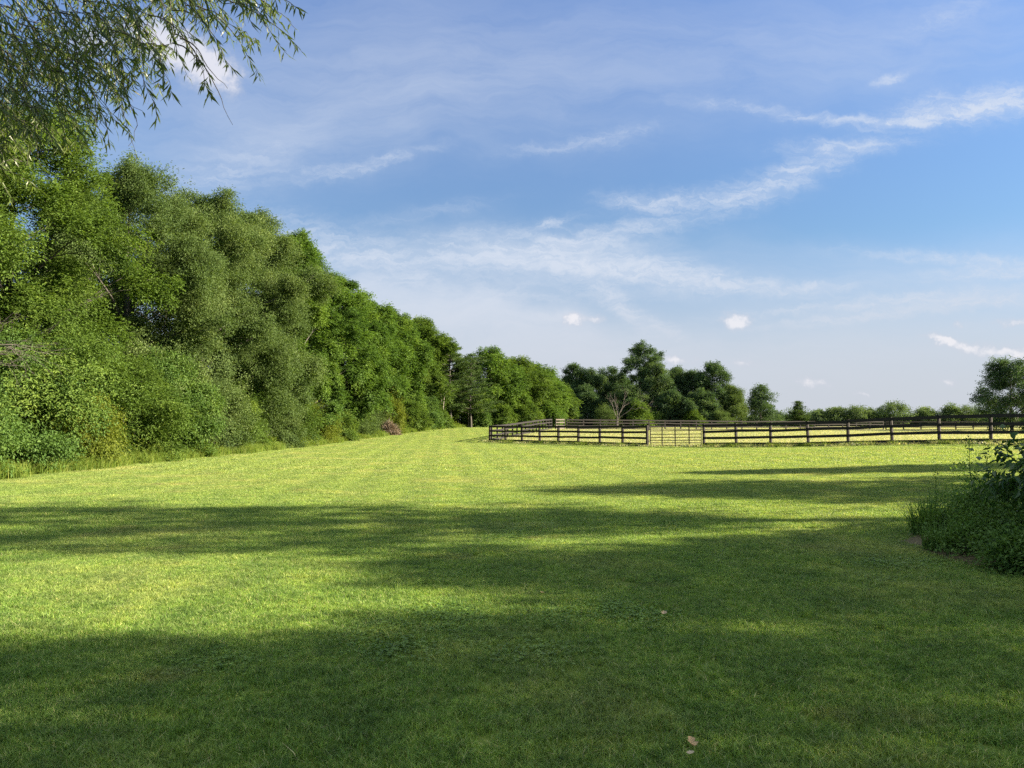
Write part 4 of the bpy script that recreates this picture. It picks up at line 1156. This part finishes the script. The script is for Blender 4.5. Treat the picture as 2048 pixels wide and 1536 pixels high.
# ------------------------------------------------------------------ sky and sun
def sky():
    w = D.worlds.new('World'); SC.world = w; w.use_nodes = True
    nt = w.node_tree; nt.nodes.clear()
    L = nt.links.new
    out = N(nt, 'ShaderNodeOutputWorld'); bg = N(nt, 'ShaderNodeBackground')
    sk = N(nt, 'ShaderNodeTexSky', sky_type='NISHITA', sun_disc=False, sun_elevation=math.radians(SUN_EL), sun_rotation=math.radians(SUN_AZ))
    sk.air_density = 1.0; sk.dust_density = .6; sk.ozone_density = 2.0; sk.altitude = 200
    tc = N(nt, 'ShaderNodeTexCoord')
    def vm(op, a, b=None):
        n = N(nt, 'ShaderNodeVectorMath', operation=op)
        L(a, n.inputs[0])
        if b is not None:
            if hasattr(b, 'is_linked'): L(b, n.inputs[1])
            else: n.inputs[1].default_value = b
        return n
    def mt(op, a, b=None, c=None, clamp=False):
        n = N(nt, 'ShaderNodeMath', operation=op, use_clamp=clamp)
        for i, q in enumerate((a, b, c)):
            if q is None: continue
            if hasattr(q, 'is_linked'): L(q, n.inputs[i])
            else: n.inputs[i].default_value = q
        return n.outputs[0]
    cp, sp = math.cos(PITCH), math.sin(PITCH)
    dirv = tc.outputs['Generated']
    dz0 = N(nt, 'ShaderNodeSeparateXYZ'); L(dirv, dz0.inputs[0])
    # cloud chart: directions projected on the plane facing the field (world fixed), in units of the photo's columns and rows
    fw = mt('MAXIMUM', mt('ABSOLUTE', vm('DOT_PRODUCT', dirv, (0, cp, sp)).outputs['Value']), .12)
    u = mt('DIVIDE', vm('DOT_PRODUCT', dirv, (1, 0, 0)).outputs['Value'], fw)
    v = mt('DIVIDE', vm('DOT_PRODUCT', dirv, (0, -sp, cp)).outputs['Value'], fw)
    px = mt('MULTIPLY_ADD', u, F / 100, 10.24); py = mt('MULTIPLY_ADD', v, F / 100, -7.68)     # hundreds of pixels, y up (= -row/100)
    cm = N(nt, 'ShaderNodeCombineXYZ'); L(px, cm.inputs[0]); L(py, cm.inputs[1])
    def noise(vec, scale, det=6., rough=.6, dist=0., st=(1, 1, 1), rot=0., loc=(0, 0, 0)):
        mp = N(nt, 'ShaderNodeMapping'); mp.inputs['Scale'].default_value = st; mp.inputs['Rotation'].default_value = (0, 0, rot); mp.inputs['Location'].default_value = loc
        L(vec, mp.inputs[0])
        n = N(nt, 'ShaderNodeTexNoise', inp={'Scale': scale, 'Detail': det, 'Roughness': rough, 'Distortion': dist}); L(mp.outputs[0], n.inputs['Vector'])
        return n
    # warp
    nw = noise(cm.outputs[0], .55, 4., .55)
    off = vm('SUBTRACT', nw.outputs['Color'], (.5, .5, .5))
    offs = vm('MULTIPLY', off.outputs[0], (2.2, 1.1, 0))
    wv = vm('ADD', cm.outputs[0], offs.outputs[0]).outputs[0]
    nw2 = noise(cm.outputs[0], 2.2, 7., .66)
    offs2 = vm('MULTIPLY', vm('SUBTRACT', nw2.outputs['Color'], (.5, .5, .5)).outputs[0], (.75, .42, 0))
    wv2 = vm('ADD', cm.outputs[0], offs2.outputs[0]).outputs[0]
    def blobs(vec, items):
        acc = None
        for (x, y, ang, l, wd, it) in items:
            mp = N(nt, 'ShaderNodeMapping', vector_type='TEXTURE')
            mp.inputs['Location'].default_value = (x / 100, -y / 100, 0); mp.inputs['Rotation'].default_value = (0, 0, math.radians(ang)); mp.inputs['Scale'].default_value = (l / 100, wd / 100, 1)
            L(vec, mp.inputs[0])
            d = vm('DOT_PRODUCT', mp.outputs[0], mp.outputs[0]).outputs['Value']
            e = mt('POWER', .3679, d)
            acc = mt('MULTIPLY', e, it) if acc is None else mt('MULTIPLY_ADD', e, it, acc)
        return acc
    # cirrus streaks (column, row, angle up to the right, half length, half width, strength)
    cir = blobs(wv2, [
        (1990, 208, 9, 150, 26, 1.50), (1860, 232, 9, 120, 13, 1.10), (1740, 242, -2, 110, 8, 0.90), (1590, 228, -8, 90, 9, 0.60), (1440, 208, -5, 90, 12, 0.35), (1780, 160, 18, 34, 9, 0.80), (1850, 200, 20, 50, 12, 0.50),
        (1900, 30, 22, 90, 22, 0.35), (1690, 292, 3, 105, 14, 1.00), (1640, 325, 20, 90, 20, 0.70), (1540, 375, 20, 110, 26, 0.85), (1400, 398, 6, 120, 20, 0.80), (1280, 405, -4, 70, 16, 0.85), (1090, 452, 14, 50, 10, 0.81),
        (1250, 462, 10, 130, 16, 1.01), (1140, 490, 2, 130, 16, 0.94), (1000, 520, -4, 200, 22, 1.22), (1180, 530, -6, 160, 24, 1.35), (1350, 548, -10, 140, 26, 1.08), (1500, 572, -4, 150, 14, 0.94), (830, 560, 0, 90, 12, 0.81), (720, 515, -8, 180, 24, 0.74),
        (1240, 612, -42, 90, 18, 1.22), (1320, 655, -30, 60, 12, 0.94), (1000, 585, 0, 260, 20, 0.61), (1640, 574, 2, 70, 9, 0.81), (1750, 605, 6, 260, 10, 1.08), (1800, 628, 7, 220, 9, 0.94), (1960, 600, 4, 200, 14, 0.94), (1930, 520, -4, 200, 11, 0.81), (2000, 545, 3, 140, 12, 0.94),
        (1620, 642, 6, 120, 7, 0.68), (600, 470, -14, 200, 36, 0.68), (760, 325, 16, 120, 12, 0.45), (640, 345, 8, 120, 18, 0.40), (440, 350, 24, 150, 40, 0.55), (1230, 270, 14, 80, 14, 0.40), (1120, 295, 4, 120, 12, 0.35), (1110, 632, 3, 60, 9, 0.94), (960, 475, 3, 160, 22, 0.47), (850, 425, 10, 120, 14, 0.30)])
    fib = noise(wv, 1.0, 9., .66, .3, (.35, 1.9, 1), math.radians(-9))
    fib2 = noise(wv2, 3.4, 9., .72, .6, (.42, 1.6, 1), math.radians(-16), (7, 3, 0))
    f2 = N(nt, 'ShaderNodeMapRange', interpolation_type='SMOOTHSTEP', inp={'From Min': .40, 'From Max': .66}); L(fib2.outputs['Fac'], f2.inputs[0])
    ff = mt('MULTIPLY_ADD', f2.outputs[0], .66, .26)
    cirrus = mt('MULTIPLY', cir, ff)
    # broad thin veils
    veil = blobs(wv, [(700, 120, 5, 600, 160, .20), (560, 260, 10, 420, 90, .24), (1150, 170, 5, 500, 120, .14), (1800, 90, 5, 420, 110, .22), (880, 650, -12, 460, 62, .95), (1150, 690, -16, 300, 40, .55), (1500, 730, 2, 800, 55, .55),
                      (1180, 700, 0, 420, 60, .40), (900, 620, -10, 260, 36, .5), (1900, 650, 2, 340, 70, .25), (1080, 530, -3, 420, 62, .45), (1900, 560, 3, 340, 60, .22)])
    vn = N(nt, 'ShaderNodeMapRange', inp={'From Min': .25, 'From Max': .65, 'To Min': .40, 'To Max': 1.25}); L(fib.outputs['Fac'], vn.inputs[0])
    veil = mt('MULTIPLY_ADD', veil, vn.outputs[0], .09)
    thin = mt('ADD', cirrus, veil)
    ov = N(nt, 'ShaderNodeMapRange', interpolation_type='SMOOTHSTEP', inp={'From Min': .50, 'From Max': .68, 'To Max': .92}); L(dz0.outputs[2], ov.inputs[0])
    thin = mt('SUBTRACT', 1.0, mt('POWER', .30, mt('MAXIMUM', thin, 0.0)))       # soft saturation
    # small cumulus
    cn = noise(cm.outputs[0], 4.2, 7., .62)
    cu = blobs(wv2, [(1146, 640, 0, 20, 15, 1.2), (1192, 636, 0, 22, 10, .95), (1470, 645, 0, 36, 17, 1.3), (1352, 720, 0, 42, 12, 1.0), (1960, 698, -7, 95, 16, .74), (1885, 680, -14, 50, 9, .85), (2040, 706, 0, 60, 12, .7), (1625, 766, -6, 46, 13, .9), (1895, 765, -12, 30, 9, .8),
                     (1726, 788, -10, 20, 6, .8), (2030, 645, 0, 42, 10, .85), (1920, 650, 0, 22, 7, .7), (790, 640, 0, 40, 16, 1.1), (335, 90, -30, 90, 52, 1.3), (430, 140, -40, 70, 42, 1.05), (180, 80, 0, 60, 40, .9), (1036, 728, 0, 16, 6, .8), (1490, 728, 0, 60, 10, .7)])
    cuv = mt('MULTIPLY_ADD', cn.outputs['Fac'], 1.25, mt('SUBTRACT', cu, 1.02))
    cumask = N(nt, 'ShaderNodeMapRange', interpolation_type='SMOOTHSTEP', inp={'From Min': -.25, 'From Max': .85}); L(cuv, cumask.inputs[0])
    cum2 = N(nt, 'ShaderNodeMapRange', interpolation_type='SMOOTHSTEP', inp={'From Min': .10, 'From Max': .45}); L(cu, cum2.inputs[0])
    cug = mt('MULTIPLY', mt('MULTIPLY', cumask.outputs[0], cum2.outputs[0]), .74)
    # clear-air colour of the sky by elevation (a deeper blue overhead than the model's)
    dz = N(nt, 'ShaderNodeSeparateXYZ'); L(dirv, dz.inputs[0])
    tr = ramp(nt, [(0, (.38, .41, .53)), (.22, (.36, .495, .595)), (.48, (.42, .61, .86)), (1, (.44, .62, .88))]); L(dz.outputs[2], tr.inputs[0])
    tint = N(nt, 'ShaderNodeMixRGB', blend_type='MULTIPLY', inp={0: 1.0}); L(sk.outputs[0], tint.inputs[1]); L(tr.outputs[0], tint.inputs[2])
    m1 = N(nt, 'ShaderNodeMixRGB', inp={2: (*CIRRUS, 1)}); L(thin, m1.inputs[0]); L(tint.outputs[0], m1.inputs[1])
    mo = N(nt, 'ShaderNodeMixRGB', inp={2: (4.0, 4.25, 4.3, 1)}); L(ov.outputs[0], mo.inputs[0]); L(m1.outputs[0], mo.inputs[1]); m1 = mo      # unseen bright sheet overhead, added as fill light for the shaded ground
    hz = N(nt, 'ShaderNodeMapRange', interpolation_type='SMOOTHSTEP', inp={'From Min': .23, 'From Max': .01, 'To Max': .92}); L(dz0.outputs[2], hz.inputs[0])
    mh = N(nt, 'ShaderNodeMixRGB', inp={2: (2.40, 2.56, 2.86, 1)}); L(hz.outputs[0], mh.inputs[0]); L(m1.outputs[0], mh.inputs[1]); m1 = mh
    cc = N(nt, 'ShaderNodeMixRGB', inp={1: (2.5, 2.6, 2.95, 1), 2: (*CUMULUS, 1)})
    cs = N(nt, 'ShaderNodeMapRange', interpolation_type='SMOOTHSTEP', inp={'From Min': .10, 'From Max': .75}); L(cuv, cs.inputs[0]); L(cs.outputs[0], cc.inputs[0])
    m2 = N(nt, 'ShaderNodeMixRGB'); L(cc.outputs[0], m2.inputs[2]); L(cug, m2.inputs[0]); L(m1.outputs[0], m2.inputs[1])
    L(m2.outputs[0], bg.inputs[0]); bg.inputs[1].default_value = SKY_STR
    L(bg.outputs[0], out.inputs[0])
    w.cycles.sampling_method = 'MANUAL'; w.cycles.sample_map_resolution = 512

SKY_STR = .05
CIRRUS, CUMULUS = (2.8, 3.05, 3.5), (3.7, 3.6, 3.7)
SUN_STR, EXPOSURE = 5.0, 2.35
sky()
sl = D.lights.new('sun', 'SUN'); sl.energy = SUN_STR; sl.angle = math.radians(.6); sl.color = (1.0, .85, .64)
so = D.objects.new('sun', sl); COL.objects.link(so)
az, el = math.radians(SUN_AZ), math.radians(SUN_EL)
sd = Vector((math.cos(el) * math.sin(az), math.cos(el) * math.cos(az), math.sin(el)))
so.rotation_euler = sd.to_track_quat('Z', 'Y').to_euler(); so.location = sd * 60

# ------------------------------------------------------------------ camera and render
cam = D.cameras.new('camera'); cam.sensor_width = 36.0; cam.lens = F / 2048 * 36.0
cam.clip_start = .05; cam.clip_end = 8000
co = D.objects.new('camera', cam); COL.objects.link(co)
co.location = (0, 0, CAM_H); co.rotation_euler = (PI / 2 + PITCH, 0, 0)
SC.camera = co
SC.render.engine = 'CYCLES'
cy = SC.cycles
cy.max_bounces = 7; cy.diffuse_bounces = 3; cy.glossy_bounces = 2; cy.transmission_bounces = 5; cy.transparent_max_bounces = 4
cy.use_denoising = False
cy.use_adaptive_sampling = True; cy.adaptive_threshold = .01
cy.caustics_reflective = False; cy.caustics_refractive = False
SC.view_settings.view_transform = 'Standard'; SC.view_settings.look = 'None'
SC.view_settings.gamma = 1.0; SC.view_settings.exposure = EXPOSURE
